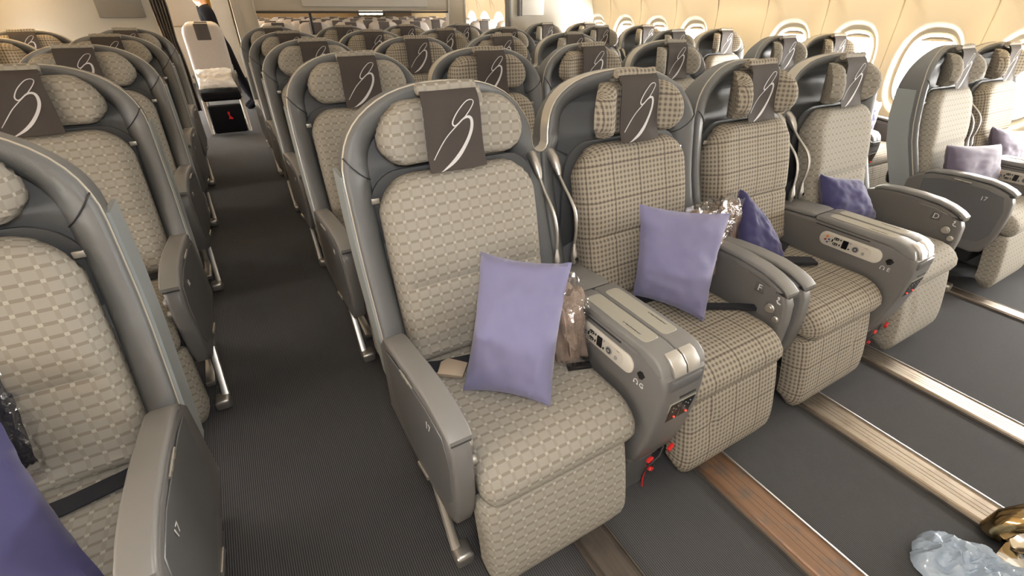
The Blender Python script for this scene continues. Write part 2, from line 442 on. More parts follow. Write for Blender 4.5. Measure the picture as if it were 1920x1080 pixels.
def backrest_mb():
    mb=MB()
    def place(a,b,c):
        p,n=bpath(b); w=.45+.07*math.exp(-((b-.02)/.2)**2)*0
        side=.012*(abs(a)/.22)**3*0
        return (a-.005,p.x-n.x*-c*1.0 if 0 else p.x+n.x*0-abs(n.x)*c, p.y+abs(n.y)*c*(1 if n.y>0 else 1))
    def disp(a,b,dd):
        g=-.009*math.exp(-((b-.225)/.008)**2) + .006*math.exp(-((b-.30)/.08)**2)-.006*math.exp(-((b-.05)/.006)**2)
        g+=.008*(abs(a)/.21)**2
        e=.22-abs(a); g+=-.0035*math.exp(-((e-.03)/.003)**2)
        return g
    slab(mb,.445,bL,place,t=.045,r=.035,rc=(.03,.03,.10,.10),nx=16,ny=26,disp=disp,back=.03)
    return mb
cpath,cL=pathfn([(1.03,.418),(.90,.412),(.75,.412),(.63,.414),(.600,.408),(.578,.392),(.570,.368),(.572,.350)])
def place_path(pf,cx=0):
    def place(a,b,c):
        p,n=pf(b); return (a+cx,p.x+n.x*c,p.y+n.y*c)
    return place
def flipn(pf):
    def g(s):
        p,n=pf(s); return p,Vector((-n.x,-n.y))
    return g
def cushion_mb():
    mb=MB()
    def disp(a,b,dd): return .006*math.sin(PI*min(1,b/cL))-.008*math.exp(-((b-.30)/.12)**2)*(1-(a/.22)**2)
    slab(mb,.440,cL,place_path(cpath,-.006),t=.046,r=.040,rc=(.03,.03,.035,.035),nx=12,ny=34,disp=disp,back=.03)
    return mb
fpath,fL=pathfn([(.590,.352),(.575,.30),(.559,.23),(.545,.155),(.545,.105),(.566,.080)])
def footrest_mb():
    mb=MB()
    def disp(a,b,dd): return -.007*math.exp(-((a-.13+.35*(b-.06))/.012)**2)*math.exp(-((b-.09)/.07)**2)+.004*math.exp(-((a-.09+.35*(b-.06))/.02)**2)*math.exp(-((b-.09)/.07)**2)
    slab(mb,.425,fL,place_path(fpath,-.020),t=.042,r=.026,rc=(.02,.02,.060,.060),nx=14,ny=18,disp=disp,back=.035)
    return mb
def headrest_mb(fold):
    mb=MB(); W=.40; L=.150; z0=.962
    a0=.07
    def bend(a):
        s=math.copysign(1,a); u=abs(a)
        if u<=a0: return a,0
        k=.03; w=u-a0
        if w<k:
            ang=fold*w/k/2; return s*(a0+w*math.cos(ang)),-w*math.sin(ang)
        x=a0+k*math.cos(fold/2); y=-k*math.sin(fold/2); return s*(x+(w-k)*math.cos(fold)),y-(w-k)*math.sin(fold)
    def place(a,b,c):
        x,dy=bend(a); s=math.copysign(1,a); f=fold*min(1,max(0,abs(a)-a0)/.03)
        zz=z0+b
        return (x-s*c*math.sin(f), 1.145+.10*(b-.07)+dy-c*math.cos(f), zz)
    def disp(a,b,dd): 
        g=-.007*math.exp(-((abs(a)-.088)/.007)**2)*(1 if fold>.3 else 0)
        return g
    slab(mb,W,L,place,t=.036,r=.022,rc=(.062,.062,.088,.088),nx=20,ny=8,disp=disp,back=.018)
    # neck under the rolled top
    v=[];uv=[];f=[]
    prof=[(1.10,1.085),(1.108,1.115),(1.125,1.135),(1.15,1.135),(1.16,1.10)]
    for x in (-.072,-.03,.03,.072):
        for y,z in prof: v.append((x,y,z)); uv.append((x,z-y*.3))
    n=len(prof)
    for i in range(3):
        for j in range(n-1): f.append((i*n+j,i*n+j+1,(i+1)*n+j+1,(i+1)*n+j))
    mb.add(v,f,uv)
    return mb
def roll_mb():
    mb=MB(); n=14; xs=[-.077,-.074,-.04,0,.04,.074,.077]; v=[];uv=[];f=[]
    for i,x in enumerate(xs):
        rr=.0135 if 0<i<len(xs)-1 else .010
        for k in range(n):
            a=2*PI*k/n; v.append((x,1.128+rr*math.cos(a),1.137+.002*math.sin(x*40)+rr*math.sin(a))); uv.append((x,a*.0135))
    for i in range(len(xs)-1):
        for k in range(n): f.append((i*n+k,i*n+(k+1)%n,(i+1)*n+(k+1)%n,(i+1)*n+k))
    f.append(tuple(range(n))); f.append(tuple((len(xs)-1)*n+k for k in range(n)))
    mb.add(v,f,uv); return mb
cvpath,cvL=pathfn([(1.118,1.134),(1.102,1.115),(1.094,1.08),(1.090,1.03),(1.083,.99),(1.068,.951)])
def cover_place(a,b,c,loose=0):
    p,n=cvpath(b); w=1+.06*(b/cvL)
    bul=loose*(-.012*math.cos(a/.075*PI/2)*(b/cvL))
    return (a*w, p.x-abs(n.x)*c+bul-.0015*math.sin(a*70)*b/cvL, p.y)
def cover_mb(loose=0):
    mb=MB(); nx,ny=12,14; v=[];f=[];uv=[]
    for s,c in ((0,.0),(1,.0022)):
        for j in range(ny+1):
            for i in range(nx+1):
                a=-.074+.148*i/nx; b=cvL*j/ny
                v.append(cover_place(a,b,c,loose)); uv.append((a,b))
    n=nx+1; o=n*(ny+1)
    for s in range(2):
        for j in range(ny):
            for i in range(nx):
                q=(s*o+j*n+i,s*o+j*n+i+1,s*o+(j+1)*n+i+1,s*o+(j+1)*n+i); f.append(q)
    for j in range(ny): 
        for i in (0,nx): a=j*n+i; f.append((a,a+n,a+n+o,a+o))
    for i in range(nx):
        for j in (0,ny): a=j*n+i; f.append((a,a+1,a+1+o,a+o))
    mb.add(v,f,uv); return mb
EMB=[(680,692,5),(730,622,8),(790,545,8),(850,487,8),(905,440,7),(950,400,8),(998,345,8),(1019,308,7),(1003,291,7),(960,302,7),(900,355,8),(862,405,9),(845,445,12),(857,466,13),(882,455,9),(922,424,12),(955,410,18),(981,416,24),(992,445,26),(985,500,27),(958,560,27),(915,625,28),(862,688,30),(800,742,24),(715,792,4)]
def emblem_mb(loose=0):
    pts=[((x-855)/430*.150,(y-195)/590*cvL,w/430*.150*.42) for x,y,w in EMB]
    # resample
    Q=[]
    for i in range(len(pts)-1):
        p0,p1,p2,p3=pts[max(i-1,0)],pts[i],pts[i+1],pts[min(i+2,len(pts)-1)]
        for k in range(4):
            t=k/4; Q.append([.5*((2*p1[m])+(-p0[m]+p2[m])*t+(2*p0[m]-5*p1[m]+4*p2[m]-p3[m])*t*t+(-p0[m]+3*p1[m]-3*p2[m]+p3[m])*t**3) for m in range(3)])
    Q.append(list(pts[-1])); v=[];f=[]
    for i,q in enumerate(Q):
        a=Q[max(i-1,0)];b=Q[min(i+1,len(Q)-1)]; dx,dy=b[0]-a[0],b[1]-a[1]; l=math.hypot(dx,dy) or 1
        nx,ny=-dy/l,dx/l; w=max(.0009,q[2])
        for s in (-1,1):
            for c in (.0024,.0034): v.append(cover_place(max(-.0735,min(.0735,q[0]+nx*w*s)),min(cvL,q[1]+ny*w*s),c,loose))
    for i in range(len(Q)-1):
        o=4*i; f+=[(o+1,o+3,o+7,o+5),(o,o+1,o+5,o+4),(o+2,o+3,o+7,o+6)]
    mb=MB(); mb.add(v,f); return mb
ARM=[(1.02,.30),(1.02,.53),(.985,.565),(.93,.590),(.80,.596),(.68,.586),(.62,.565),(.600,.548),(.585,.52),(.578,.46),(.578,.38),(.585,.32),(.605,.265),(.64,.25),(.80,.268)]
def splay(fn):
    def g(*a):
        mb=fn(*a)
        for v in mb.v: v.x-=min(.022,max(0,(v.y-.60)*.075))
        return mb
    return g
def armrest_mb():
    mb=MB(); mb.prism(ARM,-.280,-.231,'x',.012,4); return mb
def armcap_mb():
    mb=MB(); top=[(.955,.588),(.93,.602),(.86,.611),(.78,.613),(.70,.608),(.65,.597),(.61,.581),(.588,.566)]
    bot=[(y,z-.018) for y,z in reversed(top)]
    mb.prism(top+bot,-.2835,-.2275,'x',.009,4); return mb
def armpanel_mb():
    mb=MB(); mb.prism([(.625,.545),(.70,.566),(.88,.572),(.95,.555),(.93,.42),(.86,.34),(.72,.30),(.63,.315),(.602,.36),(.60,.48)],-.2825,-.279,'x',.0015,1); return mb
def armtrim_mb():
    mb=MB(); mb.prism([(.88,.578),(.70,.573),(.65,.562),(.65,.558),(.70,.569),(.88,.574)],-.232,-.2298,'x'); return mb
def latch_mb():
    mb=MB(); mb.box(-.2855,-.279,.74,.80,.275,.290,.002); return mb
def hinge_mb():
    mb=MB(); mb.tube([(-.2832,.76,.578),(-.2832,.83,.581)],.003,8); mb.tube([(-.2832,.775,.5785),(-.2832,.79,.579)],.0042,8); mb.tube([(-.2832,.80,.5795),(-.2832,.815,.580)],.0042,8); return mb
def knobs():
    a=MB(); a.disc((-.231,.628,.498),(1,0,0),.0165,.012,24,.003); a.disc((-.219,.628,.498),(1,0,0),.010,.003,20,.001)
    b=MB(); b.disc((-.231,.602,.470),(1,0,0),.012,.011,24,.003)
    return a,b
def leg_mb():
    mb=MB(); pts=[(-.262,.78,.20),(-.262,.74,.14),(-.262,.70,.08),(-.262,.672,.045),(-.256,.652,.030),(-.242,.646,.026),(-.215,.65,.026)]
    mb.tube(pts[:4],[.014,.014,.014,.015],8,flat=.5)
    mb.box(-.276,-.222,.632,.690,.004,.050,.012,3)
    return mb
def rearleg_mb():
    mb=MB(); mb.prism([(1.08,.0),(1.02,.0),(.86,.24),(.93,.26),(1.04,.10)],-.225,-.19,'x',.004,2); mb.box(-.225,-.19,.80,1.12,.004,.03,.005); return mb
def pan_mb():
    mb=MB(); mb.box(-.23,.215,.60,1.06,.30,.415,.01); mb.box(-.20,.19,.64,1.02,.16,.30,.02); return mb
def seam_mb():
    mb=MB()
    P=[]
    for d,z,dy in ((-.001,1.000,.006),(.002,.996,.000),(.007,.990,-.004),(.018,.978,-.004),(.034,.962,.004),(.050,.947,.017),(.062,.936,.035),(.070,.928,.060)):
        P.append((-HW+d+max(0,z-.95)*.10, interp(RIM,z)+dy-.0005, z))
    mb.tube(P,.0018,6); return mb
def recess_mb():
    mb=MB(); mb.prism(rrect(0,.70,.478,.505,.085,8),1.132,1.14,'y',.0)
    return mb
def tab_mb():
    mb=MB(); mb.box(-.242,-.222,1.108,1.113,.882,.896,.001); return mb
def lamp_obj(parent,bow,bx,hx,hy,hz):
    st=MB(); p0=Vector((bx,1.118,.865)); p1=Vector((bx,1.075-bow,.80)); p2=Vector((hx,hy-bow,hz+.16)); p3=Vector((hx,hy,hz+.03)); pts=[]
    for k in range(15):
        t=k/14; pts.append(((1-t)**3)*p0+3*(1-t)**2*t*p1+3*(1-t)*t*t*p2+t**3*p3)
    st.tube(pts,.0048,8)
    st.tube([(bx,1.19,.925),(bx,1.168,.922),(bx,1.150,.908),(bx,1.132,.885),(bx,1.118,.865)],[.012,.0155,.0165,.013,.0065],14)
    root=obj('reading_lamp',st,'silver',parent,mx=1)
    h=MB(); h.tube([pts[-1],(hx,hy-.001,hz+.015),(hx,hy-.004,hz-.005),(hx,hy-.006,hz-.025),(hx,hy-.006,hz-.04)],[.006,.010,.0155,.0155,.007],14,flat=.7)
    ho=obj('lamp_head',h,'silver',root)
    e=MB(); e.disc((hx,hy-.0155,hz-.018),(0,-1,.15),.0065,.004,14); obj('lamp_lens',e,'black',root)
    return root
armrest_mb,armcap_mb,armpanel_mb,armtrim_mb,latch_mb,hinge_mb=[splay(q) for q in (armrest_mb,armcap_mb,armpanel_mb,armtrim_mb,latch_mb,hinge_mb)]
CACHE={}
def cm(name,fn,mat,mx,*a):
    k=(name,mat,mx)+a
    if k not in CACHE: CACHE[k]=fn(*a).mesh(name,mat,mx)
    return CACHE[k]
def build_seat(side,fab,fold,row,letter=None,number='17',loose=0,lampdx=0):
    """side 'L': free armrest on the low-x side; 'R': mirrored"""
    mx=1 if side=='L' else -1
    t=empty('premium_seat',(0,0,0))
    def part(name,fn,mat,*a,parent=None): return link(name,cm(name,fn,mat,mx,*a),parent or t)
    sh=part('seat_shell',shell_mb,'shell'); part('edge_trim',trim_mb,'trim',parent=sh); part('side_panel',outer_panel_mb,'outer',parent=sh); part('seam',seam_mb,'dark',parent=sh)
    part('recess_panel',recess_mb,'recess',parent=sh)
    part('backrest',backrest_mb,fab); part('seat_cushion',cushion_mb,fab); part('footrest',footrest_mb,fab)
    hr=part('headrest',headrest_mb,fab,fold); part('headrest_roll',roll_mb,fab,parent=hr)
    # cover and emblem are never mirrored
    cv=link('headrest_cover',cm('headrest_cover',cover_mb,'cover',1,loose),t); link('emblem',cm('emblem',emblem_mb,'emblem',1,loose),cv)
    ar=part('armrest',armrest_mb,'plastic'); part('armrest_cap',armcap_mb,'cap',parent=ar); part('fold_table_door',armpanel_mb,'panel',parent=ar)
    part('latch',latch_mb,'silver',parent=ar); part('hinge',hinge_mb,'silver',parent=ar); part('trim_strip',armtrim_mb,'silver',parent=ar)
    a,b=knobs()
    for q in (a,b): link('recline_knob',q.mesh('recline_knob','silver',mx),ar)
    xo=-.2912*mx
    put_text('row_number',number,.027,'white',ar,(xo,.690,.520),(0,-mx,0) if 0 else (0,-1*mx,0),(0,.12,1))
    if letter: 
        lb=MB(); lb.box(-.238,-.2355,.667,.701,.523,.557,.001); link('letter_plate',lb.mesh('letter_plate','panel',mx),ar)
        put_text('seat_letter',letter,.032,'white',ar,(-.2350*mx,.684,.540),(0,mx,0),(0,0,1))
    def gap_mb():
        m=MB(); m.box(-.278,-.233,.588,.63,.549,.556,.001); return m
    part('cap_gap',gap_mb,'dark',parent=ar)
    def icon_mb():
        m=MB(); m.tube([(-.2305,.612,.538),(-.2305,.618,.530),(-.2305,.614,.524),(-.2305,.604,.522)],.0022,6); m.disc((-.231,.615,.541),(1,0,0),.004,.0012,12); return m
    part('recline_symbol',icon_mb,'white',parent=ar)
    part('leg',leg_mb,'silver'); part('seat_leg',rearleg_mb,'silver'); part('seat_pan',pan_mb,'blackgap'); part('metal_tab',tab_mb,'silver')
    # belt lying across the back of the cushion
    def belt_mb():
        mb=MB(); pts=[(-.235,.985,.43),(-.222,.95,.458),(-.17,.915,.470),(-.08,.90,.467),(.0,.895,.466),(.10,.90,.468),(.18,.93,.466),(.205,.97,.45)]
        v=[];f=[]
        for (x,y,z) in pts:
            v+=[(x,y-.022,z),(x,y+.022,z+.002),(x,y+.022,z+.0045),(x,y-.022,z+.0025)]
        for i in range(len(pts)-1):
            o=4*i
            for k in range(4): f.append((o+k,o+(k+1)%4,o+4+(k+1)%4,o+4+k))
        f.append((0,1,2,3)); o=4*(len(pts)-1); f.append((o,o+1,o+2,o+3)); mb.add(v,f)
        return mb
    part('seat_belt',belt_mb,'belt')
    return t
PITCH=.965
XC={'G':.48,'F':1.08,'E':1.68,'D':2.28,'C':3.333,'A':3.933,'H':-.567,'K':-1.167}
colname={'G':'leftmost in centre block','F':'second in centre block','E':'third in centre block','D':'rightmost in centre block','C':'right block aisle side','A':'right block window side','H':'left block aisle side','K':'left block window side'}
rowname={17:'front row',18:'second row',19:'third row',20:'fourth row',21:'fifth row'}
patt={'sq':'grey checked-square','ck':'small brown check'}
protos={}
def place_seat(c,row):
    side='L' if c in 'GECK' else 'R'
    fab='sq' if c in 'GHCD' else 'ck'
    fold={'G':.10,'H':.10,'F':.75 if row==17 else .12,'E':.95 if row==17 else .3,'D':.8,'C':.8,'A':.7,'K':.1}[c]
    letter={'F':'F','D':'D'}.get(c) if row==17 else None
    key=(side,fab,fold,letter,row==17)
    if key not in protos:
        o=build_seat(side,fab,fold,row,letter,loose=1 if (c=='F' and row==17) else 0); protos[key]=o
    else: o=copy_tree(protos[key])
    if row!=17:
        pass
    o.location=(XC[c],(row-17)*PITCH,0)
    tag(o,'%s shell seat, %s, %s'%(patt[fab],colname[c],rowname[row]),'airplane seat','premium seats in five rows')
    if row!=17:
        for ch in o.children:
            if ch.name.startswith('armrest'):
                for g in list(ch.children):
                    if g.name.startswith('row_number'): g.data=text_mesh(str(row),.027,'white')
    return o
seats={}
for row in range(17,22):
    for c in 'GFEDCAHK':
        if c=='K' and row<18: continue
        seats[(c,row)]=place_seat(c,row)
for ch in seats[('G',17)].children:
    if ch.name.startswith('headrest_cover'): ch.location.x=-.017
    for g in ch.children:
        if g.name.startswith('headrest_roll'): g.location.x=-.017
# ------------------------------------------------------------------ consoles
CON=[(1.06,.30),(1.06,.56),(1.0,.578),(.86,.585),(.56,.583),(.525,.575),(.505,.555),(.500,.50),(.505,.42),(.520,.32),(.545,.23),(.60,.185),(.90,.20)]
def build_console(letL):
    t=empty('center_console',(0,0,0)); HWc=.0735
    b=MB(); b.prism(CON,-HWc,HWc,'x',.014,4); body=obj('console_body',b,'plastic',t)
    p=MB(); p.prism([(.60,.0),(1.02,.0),(1.02,.24),(.585,.24),(.575,.19)],-.058,.058,'x',.012,3); obj('console_base',p,'panel',t)
    pd=MB(); pd.prism([(1.05,.575),(.88,.586),(.875,.600),(.90,.604),(1.02,.594),(1.05,.588)],-.066,.066,'x',.006,3); obj('arm_pad',pd,'cap',t)
    for s in (-1,1):
        l=MB(); l.prism([(.870,.583),(.870,.600),(.85,.606),(.58,.607),(.545,.600),(.522,.584),(.512,.560),(.53,.556),(.60,.580)],*((-.0745,-.001) if s<0 else (.001,.0745)),axis='x',bev=.007,seg=4)
        lid=obj('console_lid',l,'cap',t)
        q=MB(); cx=s*.033; q.prism(rrect(cx,.715,.050,.235,.014),.6062,.6085,'z',.0008,1); ql=obj('inlay',q,'pale',lid)
        put_text('small_print','IN TABLE STOWAGE ONLY',.0052,'dark',ql,(s*.044,.66,.6088),(0,-1,0),(1,0,0))
        h=MB(); h.prism([(.548,.6035),(.530,.599),(.510,.582),(.503,.560),(.509,.555),(.520,.572),(.535,.587),(.550,.594)],*((-.044,-.002) if s<0 else (.002,.044)),axis='x',bev=.003,seg=3); obj('silver_catch',h,'silver',lid)
    g=MB(); g.box(-.052,.052,.497,.512,.520,.552,.006); obj('catch_recess',g,'panel',t)
    sl=MB(); sl.box(-.0746,-.0728,.66,.86,.5705,.5745); obj('slot',sl,'dark',t)
    # control panel on the low-x face
    cp=MB(); cp.prism(rrect(.716,.530,.225,.056,.026,8),-.0785,-.073,'x',.002,2); c=obj('control_panel',cp,'cream',t)
    ip=MB(); ip.prism(rrect(.728,.530,.178,.038,.018,8),-.0793,-.0785,'x'); obj('button_field',ip,'partlight',c)
    def btn(y,z,w,h,mat,r=None,th=.0022):
        m=MB(); m.prism(rrect(y,z,w,h,r or min(w,h)*.49,4),-.0793-th,-.0790,'x'); obj('button',m,mat,c)
    btn(.800,.540,.010,.010,'orange'); btn(.804,.526,.008,.008,'maroon'); btn(.791,.530,.007,.007,'blue'); btn(.795,.518,.007,.007,'blue'); btn(.786,.523,.006,.006,'grey')
    for zz in (.541,.520):
        btn(.765,zz,.019,.010,'black'); btn(.769,zz,.005,.005,'grey',th=.003); btn(.761,zz,.005,.005,'grey',th=.003)
    btn(.778,.530,.004,.012,'black'); btn(.749,.542,.005,.007,'dark'); btn(.749,.521,.005,.008,'dark')
    btn(.731,.530,.020,.032,'black',.002); btn(.714,.543,.006,.006,'grey'); btn(.714,.519,.006,.006,'dark')
    btn(.692,.527,.024,.024,'grey'); btn(.692,.527,.017,.017,'dark',th=.0028); btn(.692,.527,.009,.009,'grey',th=.0035)
    btn(.664,.522,.010,.011,'grey',.003)
    put_text('panel_marking','11-12',.004,'dark',c,(-.0796,.660,.545),(0,-1,0),(0,0,1))
    j=MB(); j.prism([(y_,z_+.034) for y_,z_ in [(.574,.505),(.564,.496),(.570,.484),(.580,.480),(.590,.492),(.583,.503)]],-.0755,-.0725,'x'); obj('audio_jack',j,'black',t)
    hp=MB(); hp.tube([(-.0742,.590+.0065*math.cos(a),.498+.0065*math.sin(a)) for a in [R(-30+24*k) for k in range(11)]],.0011,6); hp.disc((-.0735,.584,.493),(-1,0,0),.0022,.0015,8); hp.disc((-.0735,.596,.493),(-1,0,0),.0022,.0015,8); obj('headphone_symbol',hp,'white',t)
    put_text('seat_letter',letL,.020,'white',t,(-.0742,.570,.497),(0,-1,0),(0,0,1))
    # power sockets on the front face (face slopes from (.500,.50) to (.55,.30))
    def fp(x,z,off=0):
        y=lerp(.501,.524,(.47-z)/.17) if z<.47 else .501
        return (x,y-off,z)
    pl=MB(); pl.box(-.040,.050,.508,.526,.345,.400,.002,rot=Matrix.Rotation(0,4,'X')); 
    pl=MB(); v=[fp(-.038,.473,.0015),fp(.052,.473,.0015),fp(.052,.398,.0015),fp(-.038,.398,.0015)]
    v2=[(a,b+.012,c_) for a,b,c_ in v]; pl.add(v+v2,[(0,1,2,3),(7,6,5,4),(0,4,5,1),(1,5,6,2),(2,6,7,3),(3,7,4,0)]); sock=obj('power_panel',pl,'pale',t)
    for x0,x1 in ((-.034,.005),(.009,.048)):
        q=MB(); v=[fp(x0,.470,.003),fp(x1,.470,.003),fp(x1,.404,.003),fp(x0,.404,.003)]; v2=[(a,b+.004,c_) for a,b,c_ in v]
        q.add(v+v2,[(0,1,2,3),(7,6,5,4),(0,4,5,1),(1,5,6,2),(2,6,7,3),(3,7,4,0)]); so=obj('power_socket',q,'black',sock)
        d=MB(); d.disc(fp((x0+x1)/2+.008,.413,.002),(0,-1,0),.0022,.003,10); obj('status_light',d,'redled',so)
        for xx,zz in ((-.010,.458),(.006,.458),(-.008,.442),(.002,.448)):
            w=MB(); w.disc(fp((x0+x1)/2+xx,zz,.002),(0,-1,0),.0018,.002,8); obj('socket_hole',w,'grey',so)
    gl=MB(); v=[fp(-.010,.490,.002),fp(.045,.490,.002),fp(.045,.484,.002),fp(-.010,.484,.002)]; v2=[(a,b+.006,c_) for a,b,c_ in v]
    gl.add(v+v2,[(0,1,2,3),(7,6,5,4),(0,4,5,1),(1,5,6,2),(2,6,7,3),(3,7,4,0)]); obj('vent_slot',gl,'dark',t)
    # lower band, red tags and cable
    bd=MB(); bd.tube([(-.070,.66,.20),(-.070,.60,.205),(-.060,.572,.208),(-.03,.562,.21),(.03,.562,.21),(.062,.575,.208)],.007,8,flat=1.6); obj('bumper_band',bd,'cap',t)
    for (x,y,z,a) in ((-.020,.533,.222,.3),(.060,.533,.226,-.3),(.010,.545,.150,.7)):
        r=MB(); r.box(-.012,.012,-.005,.005,-.006,.006,.0015); 
        ro=obj('red_tag',r,'red',t); ro.location=(x,y,z); ro.rotation_euler=(0,a,.2)
    cb=MB(); cb.tube([(.045,.545,.228),(.03,.54,.20),(.008,.545,.175),(-.005,.55,.155),(-.012,.552,.12),(-.012,.55,.10)],.003,6); obj('cable',cb,'dark',t)
    st=MB(); st.tube([(0,.552,.162),(-.008,.55,.14),(-.012,.548,.11),(-.010,.545,.08)],.003,6,flat=.4); obj('red_strap',st,'red',t)
    for bow,bx,hx,hy,hz in ((.0,-.036,-.034,1.015,.645),(.018,.034,.036,1.02,.645)):
        lamp_obj(t,bow,bx,hx,hy,hz)
    # post between the two shells
    return t
con0=None
CN={('G','F'):'centre block left pair',('E','D'):'centre block right pair',('C','A'):'right window pair',('K','H'):'left window pair'}
for (a,b) in (('G','F'),('E','D'),('C','A'),('K','H')):
    proto=None
    for row in range(17,22):
        if a=='K' and row<18: continue
        if proto is None: proto=o=build_console({'G':'G','E':'E','C':'C','K':'K'}[a])
        else: o=copy_tree(proto)
        o.location=((XC[a]+XC[b])/2,(row-17)*PITCH,0)
        tag(o,'grey two-lidded console with reading lamps, %s, %s'%(CN[(a,b)],rowname[row]),'console','consoles between paired seats')
# ------------------------------------------------------------------ buckle on the front-left seat
def part_on(seat,name,mb,mat): return obj(name,mb,mat,seat)
b=MB(); b.prism([(-.034,-.03),(.034,-.024),(.036,.026),(-.02,.030),(-.036,.012)],-.007,.007,'z',.003,2)
bk=part_on(seats[('G',17)],'belt_buckle',b,'buckle'); bk.location=(-.150,.885,.476); bk.rotation_euler=(R(8),R(6),R(-38))
# ------------------------------------------------------------------ pillows
def pillow(name,TL,TR,BR,BL,th,mat,seed,label,group=None,wr=.012,bow=.075):
    """corners as (x,y,z), seen from the front"""
    TL,TR,BR,BL=[Vector(p) for p in (TL,TR,BR,BL)]; ctr=(TL+TR+BR+BL)/4
    nrm=((TR-BL).cross(TL-BR)).normalized(); N=30; v=[];f=[]
    for s in (1,-1):
        for j in range(N+1):
            for i in range(N+1):
                a=i/N; b=j/N; u=2*a-1; w=2*b-1
                uu=(a+(-bow*u*(1-w*w))*.5); ww=(b+(-bow*w*(1-u*u))*.5)
                p=(BL.lerp(BR,uu)).lerp(TL.lerp(TR,uu),ww)
                t=th*((1-u**4)*(1-w**4))**.46*(.8+.2*(1-u*u)*(1-w*w))
                q=Vector((u*2.2+seed*7.3,w*2.6+seed,s*.7))
                e=min(1,4*min(1-abs(u),1-abs(w))+.1)
                rdg=abs(noise.noise(Vector((u*1.6+seed*3,w*3.2-seed,s*2.))))
                fold=wr*(noise.noise(q)*.9+noise.noise(q*2.3)*.5)*e + wr*1.0*(.25-rdg)*e*(1-.5*(1-u*u)*(1-w*w))
                edge=wr*.8*noise.noise(Vector((u*6+seed,w*6,3)))*(1-e)
                v.append(p+nrm*(s*(t*.5)+(fold if t>1e-4 else 0)*(1 if s>0 else .5)+edge))
    n=N+1;o=n*n
    for s in range(2):
        for j in range(N):
            for i in range(N):
                q=(s*o+j*n+i,s*o+j*n+i+1,s*o+(j+1)*n+i+1,s*o+(j+1)*n+i); f.append(q if s==0 else q[::-1])
    mb=MB(); mb.add(v,f)
    # weld borders: identical border points already coincide apart from noise
    for k in range(n):
        for (i,j) in ((k,0),(k,N),(0,k),(N,k)):
            a=j*n+i; m=(mb.v[a]+mb.v[a+o])/2; mb.v[a]=m; mb.v[a+o]=m.copy()
    ob=obj(name,mb,mat); tag(ob,label,'pillow',group); return ob
def wrapped(name,c,size,rz,tilt,label,seed,mat='blanket',cat='blanket'):
    """folded blanket in a clear plastic bag"""
    t=empty(name,c,label,cat); t.rotation_euler=(tilt,0,rz)
    def blob(sc,amp,fr,sd):
        b=bmesh.new(); bmesh.ops.create_cube(b,size=2); bmesh.ops.subdivide_edges(b,edges=b.edges[:],cuts=11,use_grid_fill=True)
        for v in b.verts:
            p=v.co.copy(); q=p.normalized(); m=max(abs(p.x),abs(p.y),abs(p.z))
            pp=p.lerp(q*1.15,.45); d=noise.noise(pp*fr+Vector((sd,sd*2,0)))*amp+noise.noise(pp*fr*2.3+Vector((sd,0,1)))*amp*.5
            pp=pp*(1+d); v.co=Vector((pp.x*sc[0],pp.y*sc[1],pp.z*sc[2]))
        return MB().bm(b)
    obj('folded_blanket',blob(size,.30,2.1,seed),mat,t)
    obj('plastic_bag',blob([size[0]*1.2,size[1]*1.15,size[2]*1.3],.24,2.6,seed+5),'film',t)
    return t
P=pillow
pillow('pillow',(.474,.985,.748),(.650,.815,.748),(.492,.655,.458),(.325,.81,.462),.105,'lav',1,'large lavender pillow standing on the front-left seat of the centre block',wr=.010)
pillow('pillow',(1.015,.965,.785),(1.290,.835,.748),(1.115,.712,.458),(.985,.905,.495),.10,'lav',2,'lavender pillow upright on the second seat of the front row, before a check backrest',wr=.010)
pillow('pillow',(1.555,1.00,.735),(1.66,.93,.60),(1.66,.80,.478),(1.48,.88,.53),.09,'indigo',3,'dark indigo pillow tipped on its side against the third front-row seat',wr=.008)
pillow('pillow',(2.07,.99,.71),(2.29,.93,.67),(2.38,.84,.50),(2.10,.92,.49),.10,'indigo',4,'dark indigo pillow slumped on the right-hand aisle seat of the centre block front row',wr=.008)
pillow('pillow',(3.13,.95,.71),(3.56,.86,.68),(3.50,.78,.48),(3.13,.87,.46),.11,'mauve',5,'dusky mauve pillow on the aisle seat of the right window pair, front row',wr=.008)
pillow('pillow',(3.75,.98,.73),(4.08,.92,.68),(4.06,.84,.48),(3.77,.90,.48),.10,'mauve',6,'greyish mauve pillow on the window seat at the right edge, front row',wr=.008)
pillow('pillow',(3.72,1.80,.745),(4.11,1.73,.722),(4.04,1.70,.50),(3.78,1.74,.50),.11,'lav',7,'pale lilac pillow on the second-row window seat by the right wall',wr=.008)
pillow('pillow',(-.76,.93,.78),(-.49,.93,.71),(-.380,.67,.475),(-.70,.68,.48),.13,'indigo',8,'deep indigo pillow in the lower left corner, on the left block front aisle seat',wr=.011)
wrapped('wrapped_blanket',(.640,.815,.560),(.046,.045,.108),.35,R(-12),'taupe blanket in a clear plastic bag behind the large lavender pillow',1.3)
wrapped('wrapped_blanket',(1.335,.93,.585),(.075,.05,.105),.2,R(-16),'clear bagged blanket between two pillows on the second front-row seat',2.9)
wrapped('wrapped_blanket',(1.485,.975,.615),(.05,.035,.075),.0,R(-10),'bagged brown blanket half hidden behind the tipped indigo pillow',4.4)
wrapped('wrapped_blanket',(4.10,1.80,.60),(.045,.05,.10),.0,R(-10),'tan blanket in shiny plastic beside the pale lilac pillow, right wall',5.4)
wrapped('wrapped_blanket',(-.555,1.0,.64),(.05,.03,.10),.0,R(-14),'clear plastic bag with a dark blanket at the left picture edge',7.7,mat='belt')
